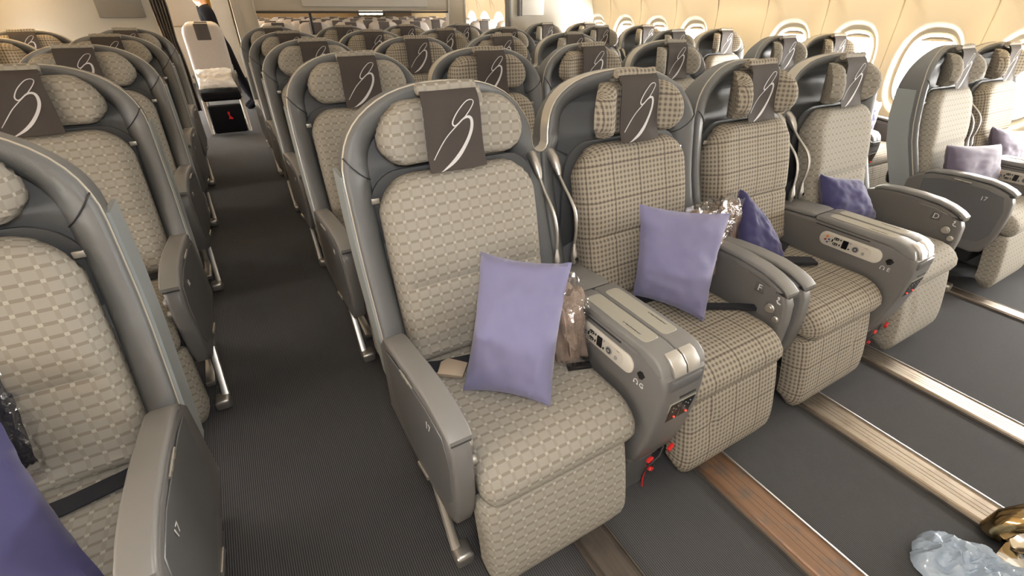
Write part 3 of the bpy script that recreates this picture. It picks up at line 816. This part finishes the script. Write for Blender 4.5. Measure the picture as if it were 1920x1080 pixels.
# loose belt / headset items
def strap(name,pts,w,label,mat='belt',cat='strap',th=.004):
    mb=MB(); v=[];f=[]; P=[Vector(p) for p in pts]
    for i,p in enumerate(P):
        t=(P[min(i+1,len(P)-1)]-P[max(i-1,0)]).normalized(); s=t.cross(Vector((0,0,1))).normalized()*w/2
        v+=[p-s,p+s,p+s+Vector((0,0,th)),p-s+Vector((0,0,th))]
    for i in range(len(P)-1):
        for k in range(4): f.append((4*i+k,4*i+(k+1)%4,4*i+4+(k+1)%4,4*i+4+k))
    f.append((0,1,2,3)); o=4*(len(P)-1); f.append((o,o+1,o+2,o+3)); mb.add(v,f)
    for k in range(5):
        p=P[0].lerp(P[-1],.02+.96*k/4) if 0 else P[-1]
    o=obj(name,mb,mat); tag(o,label,cat); return o
strap('belt_strap',[(1.12,.80,.463),(1.19,.755,.465),(1.27,.705,.466),(1.31,.675,.466)],.026,'ribbed black strap lying in front of the second front-row pillow',th=.010)
strap('belt_strap',[(1.66,.84,.468),(1.73,.80,.469),(1.79,.765,.468)],.05,'short black strap lying beside the tipped indigo pillow',th=.012)
ez=MB(); ez.box(-.034,.034,-.012,.012,-.005,.005,.003); e=obj('headset_case',ez,'black'); e.location=(.640,.735,.466); e.rotation_euler=(0,0,R(-20)); tag(e,'small black plastic case poking out beside the large lavender pillow','case')
# ------------------------------------------------------------------ floor rails
def rail(x0,x1,y0,y1,mat,label,raised=.012):
    t=empty('floor_rail',((x0+x1)/2,(y0+y1)/2,0),label,'floor rail','floor rails in front of the first row')
    w=(x1-x0)/2; l=(y1-y0)/2; mb=MB()
    mb.prism([(-w,.001),(-w*.93,.006),(-w*.72,.006),(-w*.66,raised),(w*.66,raised),(w*.72,.006),(w*.93,.006),(w,.001)],-l,l,'y'); obj('rail_cover',mb,mat,t)
    for s in (-1,1):
        e=MB(); e.prism([(s*w*.93,.001),(s*w*1.05,.001),(s*w*1.03,.010),(s*w*.95,.011)],-l,l,'y',.001,1); obj('rail_edge',e,'raildark' if (mat=='raildark' or s<0) else 'silver',t)
    gr=MB(); 
    for xx in (-.25,.0,.3): gr.box(xx*w-.0006,xx*w+.0006,-l,l,raised-.0005,raised+.0004)
    obj('groove',gr,'raildark',t)
    return t
rail(.522,.632,-.9,1.0,'raildark','dark brown floor rail cover by the footrest of the nearest seat')
rail(1.016,1.15,-.9,1.0,'railbrown','rusty brown floor rail cover, second from the left')
rail(1.592,1.724,-.9,1.0,'railsteel','brassy steel floor rail cover beneath the third seat')
rail(2.09,2.21,-.9,1.0,'railsteel','bright steel floor rail cover running out from the right centre seat')
rail(3.075,3.17,-.9,1.0,'railsteel','far steel floor rail cover ahead of the right window pair')
# ------------------------------------------------------------------ bag and bracket, lower right
def crumple(name,c,sc,rz,mat,amp,fr,seed,label,cat):
    b=bmesh.new(); bmesh.ops.create_icosphere(b,subdivisions=5,radius=1)
    for v in b.verts:
        p=v.co.copy(); dv=noise.voronoi(p*fr*1.5+Vector((seed,0,0)))[0]; k=min(.6,dv[1]-dv[0]); dv=noise.voronoi(p*fr*3+Vector((0,seed,0)))[0]; k2=min(.6,dv[1]-dv[0])*.7; k3=noise.noise(p*fr*.7+Vector((seed,seed,0)))
        v.co=p*(1+amp*(k*1.4+k2*.8-.5)+k3*.5); v.co=Vector((v.co.x*sc[0],v.co.y*sc[1],max(-.95,v.co.z)*sc[2]))
    o=obj(name,MB().bm(b),mat); o.location=c; o.rotation_euler=(0,0,rz); return tag(o,label,cat)
def sheet_bag():
    mb=MB(); v=[];f=[]; NR,NT=34,80
    def rg(p,k): 
        a=0;w=1
        for o in range(4): a+=w*(1-abs(noise.noise(p*k*(1.9**o)+Vector((o*3.1,7,o))))*2.2); w*=.55
        return a/2.2
    for i in range(NR+1):
        r=i/NR
        for k in range(NT):
            th=2*PI*k/NT; u,w=math.cos(th)*r,math.sin(th)*r; p=Vector((u,w*.7,.3))
            out=1+.22*noise.noise(Vector((math.cos(th)*1.6,math.sin(th)*1.6,5)))+.10*noise.noise(Vector((math.cos(th)*5,math.sin(th)*5,2)))
            g=rg(p,1.7); h=math.sqrt(max(0,1-r**2.2))
            v.append((u*.135*out+.012*g*u,w*.070*out+.008*noise.noise(p*5),.004+h*(.035+.050*g+.012*u)))
    for i in range(NR):
        for k in range(NT): f.append((i*NT+k,i*NT+(k+1)%NT,(i+1)*NT+(k+1)%NT,(i+1)*NT+k))
    mb.add(v,f); o=obj('plastic_bag',mb,'bag'); o.location=(1.39,-.06,0); o.rotation_euler=(0,0,R(-62)); o.scale=(1,1.25,1.35)
    tag(o,'crumpled pale blue plastic bag lying on the carpet, lower right','bag')
sheet_bag()
t=empty('metal_bracket',(1.60,-.10,0),'shiny bronze metal bracket at the lower right corner beside the crumpled bag','bracket')
m=MB(); m.tube([(-.02,.06,.02),(-.01,.05,.08),(.02,.02,.12),(.06,-.01,.13),(.10,-.04,.11)],[.03,.034,.036,.036,.03],16); obj('bent_tube',m,'gold',t)
m=MB(); m.box(-.12,.02,-.03,.03,.01,.035,.006); m.box(-.10,.12,-.10,-.04,.0,.06,.01); obj('bracket_base',m,'chrome',t)
m=MB(); m.disc((.05,-.02,.10),(-.4,-.6,.6),.035,.03,24,.006); obj('bracket_cap',m,'chrome',t)
# ------------------------------------------------------------------ cabin structure
XR,XL=4.315,-1.555; Y0,Y1=-1.3,12.5; ZC=2.15
mb=MB(); mb.box(XL-.1,XR+.1,Y0,Y1,-.05,0); struct('floor',mb,'carpet')
mb=MB(); mb.box(XL-.1,XR+.1,Y0,Y1,ZC,ZC+.05); struct('ceiling',mb,'ceil')
mb=MB(); mb.box(XL-.1,XR+.1,Y0-.06,Y0,-.05,ZC); struct('wall_front',mb,'ceil')
mb=MB(); mb.box(XL-.1,XR+.1,Y1,Y1+.06,-.05,ZC); struct('wall_back',mb,'wood')
BW=.525
WY=[None if k==8 else -.97+BW*k for k in range(21)]
def wx(z):  # wall bow
    return .0 if .35<z<1.25 else (-.05*(.35-z)/.35 if z<=.35 else -.55*((z-1.25)/.9)**1.6)
def wall_bay(mb,yc,X,s,hole=True):
    """one wall bay with oval window reveal, s=+1 right wall (outward +x)"""
    N=48; ya,yb=yc-BW/2+.004,yc+BW/2-.004; za,zb=.35,1.45
    zc=.92; v=[];f=[]
    def P(y,z,o=0): return (X+s*(wx(z)+o),y,z)
    if hole:
        rings=[]
        for (hy,hz,o,e) in ((None,None,0,0),(.215,.315,.0,2.5),(.200,.298,.006,2.5),(.178,.272,.03,2.6),(.155,.232,.062,2.8),(.150,.226,.075,2.8)):
            r=[]
            for k in range(N):
                a=2*PI*k/N; ca,sa=math.cos(a),math.sin(a)
                if hy is None:
                    t=min((BW/2-.004)/abs(ca) if abs(ca)>1e-6 else 9,((zb-zc) if sa>0 else (zc-za))/abs(sa) if abs(sa)>1e-6 else 9)
                    r.append(P(yc+ca*t,zc+sa*t,0))
                else:
                    y=yc+math.copysign(abs(ca)**(2/e),ca)*hy; z=zc+math.copysign(abs(sa)**(2/e),sa)*hz; r.append(P(y,z,o))
            rings.append(r)
        # snap nearest outer samples to the rectangle corners
        for (cy,cz) in ((ya,za),(yb,za),(yb,zb),(ya,zb)):
            k=min(range(N),key=lambda i:(rings[0][i][1]-cy)**2+(rings[0][i][2]-cz)**2); rings[0][k]=P(cy,cz)
        v=[p for r in rings for p in r]
        for j in range(len(rings)-1):
            for k in range(N): f.append((j*N+k,j*N+(k+1)%N,(j+1)*N+(k+1)%N,(j+1)*N+k))
    else:
        zq=[.35,.8,1.25,1.3,1.35,1.4,1.45]
        for z in zq: v+=[P(ya,z),P(yb,z)]
        f=[(2*i,2*i+1,2*i+3,2*i+2) for i in range(len(zq)-1)]
    mb.add(v,f)
    for zz in ((0,.12,.25,.35),(1.45,1.6,1.8,2.0,2.2)):
        if zz[0]>1: mbu.append((ya,yb,X,s,zz)); continue
        v=[];f=[]
        for z in zz: v+=[P(ya,z),P(yb,z)]
        for i in range(len(zz)-1): f.append((2*i,2*i+1,2*i+3,2*i+2))
        mb.add(v,f)
    # seam groove
    v=[];f=[]
    zz=(0,.12,.25,.35,.8,1.25,1.45)
    for z in zz: v+=[P(yb,z),P(yb+.003,z,.006),P(yb+.005,z,.006),P(yb+.008,z)]
    for i in range(len(zz)-1):
        for k in range(3): f.append((4*i+k,4*i+k+1,4*i+5+k,4*i+4+k))
    mb.add(v,f)
wi=1; mbu=[]
for X,s,nm in ((XR,1,'right'),(XL,-1,'left')):
    mb=MB(); mb.box(*sorted((X+s*.085,X+s*.10)),Y0,Y1,-.05,.69); mb.box(*sorted((X+s*.085,X+s*.10)),Y0,Y1,1.15,2.2)
    y=-.97-BW
    for k in range(-1,27):
        yc=-.97+BW*k; hole=(k in range(0,len(WY)) and WY[k] is not None)
        wall_bay(mb,yc,X,s,hole)
        if not hole: mb.box(*sorted((X+s*.085,X+s*.10)),yc-BW/2,yc+BW/2,.66,1.18)
    for k in range(0,len(WY)+1): mb.box(*sorted((X+s*.085,X+s*.10)),-.97+BW*k-BW/2-.11,-.97+BW*k-BW/2+.11,.66,1.18)
    struct('wall_'+nm,mb,'wall')
    mb=MB()
    for ya,yb,XX,ss,zz in mbu:
        v=[];f=[]
        for z in zz: v+=[(XX+ss*wx(z),ya,z),(XX+ss*wx(z),yb+.008,z)]
        for i in range(len(zz)-1): f.append((2*i,2*i+1,2*i+3,2*i+2))
        mb.add(v,f)
    mbu.clear(); struct('trim_%d'%(3 if s>0 else 4),mb,'wall')
    for y in WY:
        if y is None or y>7: continue
        t=bpy.data.objects.new('window_%d'%wi,None); C.objects.link(t); t['kind']='structure'; t.location=(X,y,.92); wi+=1
        fr=MB(); N=40
        v=[];f=[]
        for (a,b,o) in ((.163,.243,.045),(.156,.235,.035),(.146,.222,.045),(.144,.218,.083)):
            for k in range(N):
                an=2*PI*k/N; ca,sa=math.cos(an),math.sin(an); v.append((s*o,math.copysign(abs(ca)**(2/2.9),ca)*a,math.copysign(abs(sa)**(2/2.9),sa)*b))
        for j in range(3):
            for k in range(N): f.append((j*N+k,j*N+(k+1)%N,(j+1)*N+(k+1)%N,(j+1)*N+k))
        fr.add(v,f); obj('window_frame',fr,'ceil',t)
        pn=MB(); pts=[(math.copysign(abs(math.cos(2*PI*k/N))**(2/2.9),math.cos(2*PI*k/N))*.148,math.copysign(abs(math.sin(2*PI*k/N))**(2/2.9),math.sin(2*PI*k/N))*.222) for k in range(N)]
        pn.prism(pts,*sorted((s*.074,s*.078)),axis='x'); obj('pane',pn,'glass',t)
        sd=MB(); top=[(math.copysign(abs(math.cos(a))**(2/2.9),math.cos(a))*.144,math.copysign(abs(math.sin(a))**(2/2.9),math.sin(a))*.218) for a in ([R(56+68*k/16) for k in range(17)] if s>0 else [R(-22+224*k/30) for k in range(31)])]
        sd.prism(top,*sorted((s*.060,s*.066)),axis='x'); sd.box(*sorted((s*.056,s*.066)),-abs(top[0][0]),abs(top[0][0]),top[0][1]-.004,top[0][1]+.006,.002); obj('shade',sd,'part',t)
# sill ledge along the walls
for X,s,nm in ((XR,1,'right'),(XL,-1,'left')):
    mb=MB(); mb.prism([(X+s*.01,.30),(X-s*.015,.30),(X-s*.022,.33),(X-s*.018,.36),(X+s*.01,.40)],Y0,Y1,'y'); o=obj('trim_1' if s>0 else 'trim_2',mb,'partlight'); o['kind']='structure'
# partitions behind the last premium row
YP=5.62
def wallbox(name,boxes,mat,label=None,cat='partition'):
    mb=MB()
    for b in boxes: mb.box(*b[:6],b[6] if len(b)>6 else .006)
    return mb
t=empty('class_divider',(1.4,YP,0),'beige centre partition with a wide open slot above the last row','partition')
mb=MB(); mb.box(-1.17,-.98,0,.06,0,2.14,.004); mb.box(-.98,1.01,0,.06,0,1.045,.01); mb.box(-.98,1.01,0,.06,1.255,2.14,.006); mb.box(1.01,1.21,0,.06,0,2.14,.004); obj('divider_panel',mb,'part',t)
for x in (-.985,1.005,1.205,-1.12): m=MB(); m.box(x-.010,x+.010,-.012,.07,1.0 if x<-1 else .98,2.13,.003); obj('divider_post',m,'partlight',t)
m=MB(); m.box(-.98,1.01,-.008,.068,1.235,1.252,.003); obj('slot_rail',m,'dark',t)
m=MB(); m.box(-.55,.75,-.03,0,1.29,2.0,.01); sc=obj('display_screen',m,'partlight',t)
m=MB(); m.box(-.50,-.475,.02,.04,1.04,1.25,.003); obj('slot_divider',m,'dark',t)
t=empty('class_divider',(3.72,5.40,0),'cream right-hand partition behind the right window pair','partition')
mb=MB(); mb.box(-.64,.60,0,.05,0,2.14,.006); obj('divider_panel',mb,'ceil',t)
m=MB(); m.box(-.66,-.63,-.02,.08,0,2.13,.006); obj('divider_post',m,'plastic',t)
m=MB(); m.box(-.52,-.20,-.05,-.0,1.215,1.55,.006); sc=obj('display_screen',m,'ceil',t)
m=MB(); m.box(-.54,-.50,-.05,-.0,1.205,1.56,.003); obj('screen_side',m,'plastic',t)
t=empty('class_divider',(-.97,YP,0),'cream left-hand partition behind the left window pair','partition')
mb=MB(); mb.box(-.60,.58,0,.05,0,2.14,.006); obj('divider_panel',mb,'ceil',t)
m=MB(); m.box(.20,.52,-.04,0,1.205,1.56,.006); obj('display_screen',m,'screen',t)
# curtain gathered at the left partition
def curtain(name,x0,x1,y,z0,z1,n,amp,mat,label):
    mb=MB(); v=[];f=[]; K=n*8; Z=14
    for j in range(Z+1):
        z=z0+(z1-z0)*j/Z; pin=1-.25*math.exp(-((z-1.05)/.12)**2)
        for k in range(K+1):
            u=k/K; v.append((lerp(x0,x1,.5+(u-.5)*pin),y+amp*math.sin(u*n*2*PI)*(.8+.2*math.sin(j)),z))
    m=K+1
    for j in range(Z):
        for k in range(K): f.append((j*m+k,j*m+k+1,(j+1)*m+k+1,(j+1)*m+k))
    mb.add(v,f); o=obj(name,mb,mat,recalc=False); md=o.modifiers.new('s','SOLIDIFY'); md.thickness=.004; tag(o,label,'curtain'); return o
curtain('curtain',-.385,-.265,YP-.02,.42,2.12,5,.022,'curtain','gathered grey-brown curtain hanging at the end of the left seat block')
curtain('curtain',.06,.14,11.2,.3,2.12,3,.03,'orangecurtain','bright amber curtain in the galley at the far end of the aisle')
# economy cabin
def econ_seat():
    t=empty('economy_seat',(0,0,0))
    pf,L=pathfn([(.0,.44),(.05,.65),(.10,.90),(.135,1.12)])
    def pl(a,b,c):
        p,n=pf(b); return (a,p.x-abs(n.x)*c,p.y)
    m=MB(); slab(m,.415,L,pl,t=.05,r=.04,rc=(.02,.02,.10,.10),nx=8,ny=12,back=.05); bk=obj('backrest',m,'greycloth',t)
    m=MB(); slab(m,.17,.17,lambda a,b,c:pl(a*.85,L-.172+b,c+.046),t=.010,r=.01,rc=(.01,)*4,nx=6,ny=6,back=.02); hc=obj('headrest_cover',m,'cover',t)
    m=MB(); m.box(-.20,.20,-.45,-.06,.36,.46,.03,3); obj('seat_cushion',m,'suit',t)
    for s in (-1,1):
        m=MB(); m.box(s*.214-.010,s*.214+.010,-.38,-.02,.60,.635,.006); m.box(s*.214-.009,s*.214+.009,-.08,-.02,.38,.60,.004); obj('armrest',m,'plastic',t)
        m=MB(); m.prism([(-.40,0),(-.36,0),(-.20,.34),(-.26,.36)],s*.2-.015,s*.2+.015,'x',.003,1); m.prism([(.02,0),(.06,0),(-.10,.36),(-.15,.36)],s*.2-.015,s*.2+.015,'x',.003,1); obj('leg',m,'silver',t)
    return t
ep=econ_seat(); first=True
erow=['first','second','third','fourth','fifth']
ecol={'left':[-.08,-.53,-.98],'centre':[.74,1.18,1.62,2.06,2.50],'right':[3.12,3.57,4.02]}
for k in range(5):
    for blk,xs in ecol.items():
        for i,x in enumerate(xs):
            if blk=='left' and (i>0 or k>1): continue
            if first: o=ep; first=False
            else: o=copy_tree(ep)
            o.location=(x,6.95+.80*k,0)
            pos={'left':['on aisle'],'centre':['leftmost','second from left','middle','second from right','rightmost'],'right':['on aisle','middle','by window']}[blk][i]
            tag(o,'grey economy seat beyond the partition, %s row there, %s block, %s'%(erow[k],blk,pos),'airplane seat','economy seats beyond the partition')
# white pillow / cloth on the lone aisle seat
pillow('pillow',(-.27,6.85,.66),(.10,6.85,.66),(.11,6.56,.49),(-.28,6.56,.49),.12,'linen',11,'white pillow on the pale aisle seat beyond the curtain',wr=.02)
t=empty('seat_pouch',(-.08,6.44,.0),'black pouch with a red mark under the pale aisle seat','pouch')
m=MB(); m.box(-.17,.17,-.05,.05,.03,.33,.02); obj('pouch_body',m,'suit',t)
m=MB(); m.prism([(.01,.25),(.02,.265),(.035,.255),(.03,.22),(.055,.19),(.05,.18),(.01,.185),(.02,.21)],-.056,-.050,'y'); obj('red_mark',m,'red',t)
# galley beyond
mb=MB(); mb.box(-.25,1.0,0,.06,0,2.14,.004); t=empty('galley_wall',(-.55,11.9,0),'golden galley wall at the far end of the left aisle','wall panel'); obj('wall_panel',mb,'wall',t)
m=MB(); m.box(-.3,.25,-.5,0,0,.95,.01); obj('galley_counter',m,'part',t)
t=empty('ceiling_light',(3.33,12.3,1.205),'row of bright lamps glowing through the partition slot','light')
for k in range(4): m=MB(); m.box(-.28+.14*k,-.16+.14*k,-.05,0,-.09,.09,.01); obj('lamp_lens',m,'lamp',t)
m=MB(); m.box(-.31,.31,0,.03,-.12,.12,.005); obj('light_housing',m,'dark',t)
mb=MB(); mb.box(-.35,.35,0,.05,0,2.1,.01); t=empty('doorway_panel',(4.0,12.35,0),'dark brown doorway beside the bright lamps at the cabin end','doorway'); obj('door_leaf',mb,'curtain',t)
# ------------------------------------------------------------------ person
def person(loc,rz):
    me=bpy.data.meshes.new('person')
    J={'pel':(0,0,.92,.125),'wa':(0,-.01,1.06,.115),'ch':(0,.02,1.24,.135),'nk0':(0,.04,1.37,.07),'nk':(0,.03,1.43,.052),'hd':(0,.01,1.50,.078),'hd2':(0,.01,1.58,.085),'hd3':(0,.02,1.65,.06)}
    for s,n in ((-1,'l'),(1,'r')):
        J['hip'+n]=(s*.085,0,.86,.09); J['kn'+n]=(s*.09,-.01,.48,.062); J['an'+n]=(s*.09,.03,.09,.04); J['to'+n]=(s*.10,-.12,.035,.032)
        J['sh'+n]=(s*.17,.03,1.33,.062); J['el'+n]=(s*.22,-.02,1.07,.045); J['wr'+n]=(s*.14,-.24,1.03,.030); J['ha'+n]=(s*.11,-.31,1.04,.026)
    ks=list(J); v=[J[k][:3] for k in ks]
    ed=[('pel','wa'),('wa','ch'),('ch','nk0'),('nk0','nk'),('nk','hd'),('hd','hd2'),('hd2','hd3')]
    for n in 'lr': ed+=[('pel','hip'+n),('hip'+n,'kn'+n),('kn'+n,'an'+n),('an'+n,'to'+n),('ch','sh'+n),('sh'+n,'el'+n),('el'+n,'wr'+n),('wr'+n,'ha'+n)]
    me.from_pydata(v,[(ks.index(a),ks.index(b)) for a,b in ed],[])
    o=bpy.data.objects.new('person',me); C.objects.link(o)
    md=o.modifiers.new('sk','SKIN'); 
    for i,k in enumerate(ks):
        sv=me.skin_vertices[0].data[i]; sv.radius=(J[k][3],J[k][3]*(.8 if k in('ch','wa','pel') else 1)); sv.use_root=(k=='pel')
    sb=o.modifiers.new('sub','SUBSURF'); sb.levels=2; sb.render_levels=2
    dg=bpy.context.evaluated_depsgraph_get(); m2=bpy.data.meshes.new_from_object(o.evaluated_get(dg))
    bpy.data.objects.remove(o)
    b=bmesh.new(); b.from_mesh(m2)
    # face relief
    for v in b.verts:
        c=v.co
        if c.z>1.44 and c.y<0:
            c.y-=.018*math.exp(-((c.x)/.012)**2-((c.z-1.53)/.018)**2)
            for s in (-1,1): c.y+=.008*math.exp(-((c.x-s*.03)/.014)**2-((c.z-1.56)/.012)**2)
    b.to_mesh(m2)
    body=bpy.data.objects.new('person',m2); C.objects.link(body); m2.materials.clear(); m2.materials.append(M['skin'])
    for p in m2.polygons: p.use_smooth=True
    body.location=loc; body.rotation_euler=(0,0,rz)
    tag(body,'person in a black suit standing in the far aisle, reaching to the left','person')
    # clothing shell
    b.normal_update()
    for v in b.verts:
        v.co+=v.normal*(.012 if v.co.z>.2 else .008)
    dele=[v for v in b.verts if v.co.z>1.40 or (v.co.y<-.235 and v.co.z>.9)]
    bmesh.ops.delete(b,geom=dele,context='VERTS')
    m3=bpy.data.meshes.new('suit'); b.to_mesh(m3); b.free(); m3.materials.append(M['suit'])
    for p in m3.polygons: p.use_smooth=True
    link('suit',m3,body)
    h=MB(); bb=bmesh.new(); bmesh.ops.create_icosphere(bb,subdivisions=3,radius=1)
    for v in bb.verts: v.co=Vector((v.co.x*.098,v.co.y*.11+.035,v.co.z*.10+1.61))
    bmesh.ops.delete(bb,geom=[v for v in bb.verts if v.co.y<-.03 and v.co.z<1.63],context='VERTS'); h.bm(bb); obj('hair',h,'hair',body)
    for s in (-1,1):
        for k in range(5):
            f=MB(); bx=s*.11+(k-2)*.010*(1 if k<4 else 1); 
            if k<4: f.tube([(bx,-.315,1.045),(bx,-.35,1.043),(bx,-.372-.006*(k%2),1.03)],[.008,.0075,.006],6)
            else: f.tube([(s*.11-s*.022,-.29,1.04),(s*.11-s*.035,-.32,1.045),(s*.11-s*.032,-.34,1.04)],[.009,.008,.006],6)
            obj('finger',f,'skin',body)
    c=MB(); c.tube([(.0,-.02,1.395),(0,.03,1.415)],[.064,.06],16); obj('shirt_collar',c,'linen',body)
    return body
pp=person((.31,8.2,0),0); pp.rotation_euler=(R(15),0,R(-85)); pp.scale=(.96,.96,.96)
# ------------------------------------------------------------------ camera
cam=bpy.data.cameras.new('camera'); co=bpy.data.objects.new('camera',cam); C.objects.link(co)
f,pi,ya,ro=857.7,R(31.66),R(30.10),R(-.31)
cam.sensor_width=36; cam.lens=f/1920*36; cam.clip_start=.02
fw=Vector((math.sin(ya)*math.cos(pi),math.cos(ya)*math.cos(pi),-math.sin(pi))); rt=Vector((math.cos(ya),-math.sin(ya),0)); up=rt.cross(fw)
# image rotated by ro: x'=c x - s y
rt2=rt*math.cos(ro)-up*math.sin(ro); up2=rt*math.sin(ro)+up*math.cos(ro)
co.matrix_world=Matrix(((rt2.x,up2.x,-fw.x,0),(rt2.y,up2.y,-fw.y,0),(rt2.z,up2.z,-fw.z,1.306),(0,0,0,1)))
S.camera=co
# ------------------------------------------------------------------ light
w=bpy.data.worlds.new('sky'); S.world=w; w.use_nodes=True; bg=w.node_tree.nodes['Background']; bg.inputs[0].default_value=(1,.97,.92,1); bg.inputs[1].default_value=90
def area(name,loc,rot,sx,sy,power,col,spread=None):
    l=bpy.data.lights.new(name,'AREA'); l.shape='RECTANGLE'; l.size=sx; l.size_y=sy; l.energy=power; l.color=col
    if spread: l.spread=spread
    o=bpy.data.objects.new(name,l); C.objects.link(o); o.location=loc; o.rotation_euler=rot; return o
for X,s in ((XR,1),(XL,-1)):
    for y in WY:
        if y is None or y>7: continue
        p=area('window_portal',(X+s*.082,y,.92),(0,R(90)*s,0),.46,.31,1,(1,1,1)); p.data.cycles.is_portal=True
# camera-top flash, aimed the way the camera looks
fl=area('camera_flash',(.02,-.05,1.42),(0,0,0),.16,.10,8,(1,.98,.96)); fl.matrix_world=co.matrix_world.copy(); fl.location=(.03,-.04,1.43)
# warm cove lighting under the bins and over the aisles
for x,s in ((XR-.22,1),(XL+.22,-1)):
    area('cove_light',(x-s*.38,5.5,1.95),(0,R(-38)*s,0),.08,13,56 if s>0 else 70,(1,.75,.43) if s>0 else (1,.66,.3),R(95))
area('ceiling_strip',(1.38,5.5,2.13),(0,0,0),.5,13,6,(1,.66,.36))
for x in (-.05,2.8): area('aisle_downlight',(x,6.0,2.13),(0,0,0),.2,12,4,(1,.64,.34))
area('far_aisle_fill',(-.05,7.9,2.1),(0,0,0),.4,1.6,24,(1,.72,.4))  # added fill, not a cabin fixture: brightens the far aisle, pillow and person
area('cabin_light_forward',(1.4,-.4,2.12),(0,0,0),3.5,.8,5,(1,.93,.84))
S.view_settings.view_transform='Standard'; S.view_settings.look='None'; S.view_settings.gamma=1; S.view_settings.exposure=0; S.view_settings.use_curve_mapping=False
S.cycles.max_bounces=6; S.cycles.diffuse_bounces=3; S.cycles.glossy_bounces=3; S.cycles.transparent_max_bounces=12; S.cycles.transmission_bounces=3
S.cycles.caustics_reflective=False; S.cycles.caustics_refractive=False; S.cycles.sample_clamp_indirect=4
S.cycles.use_denoising=True
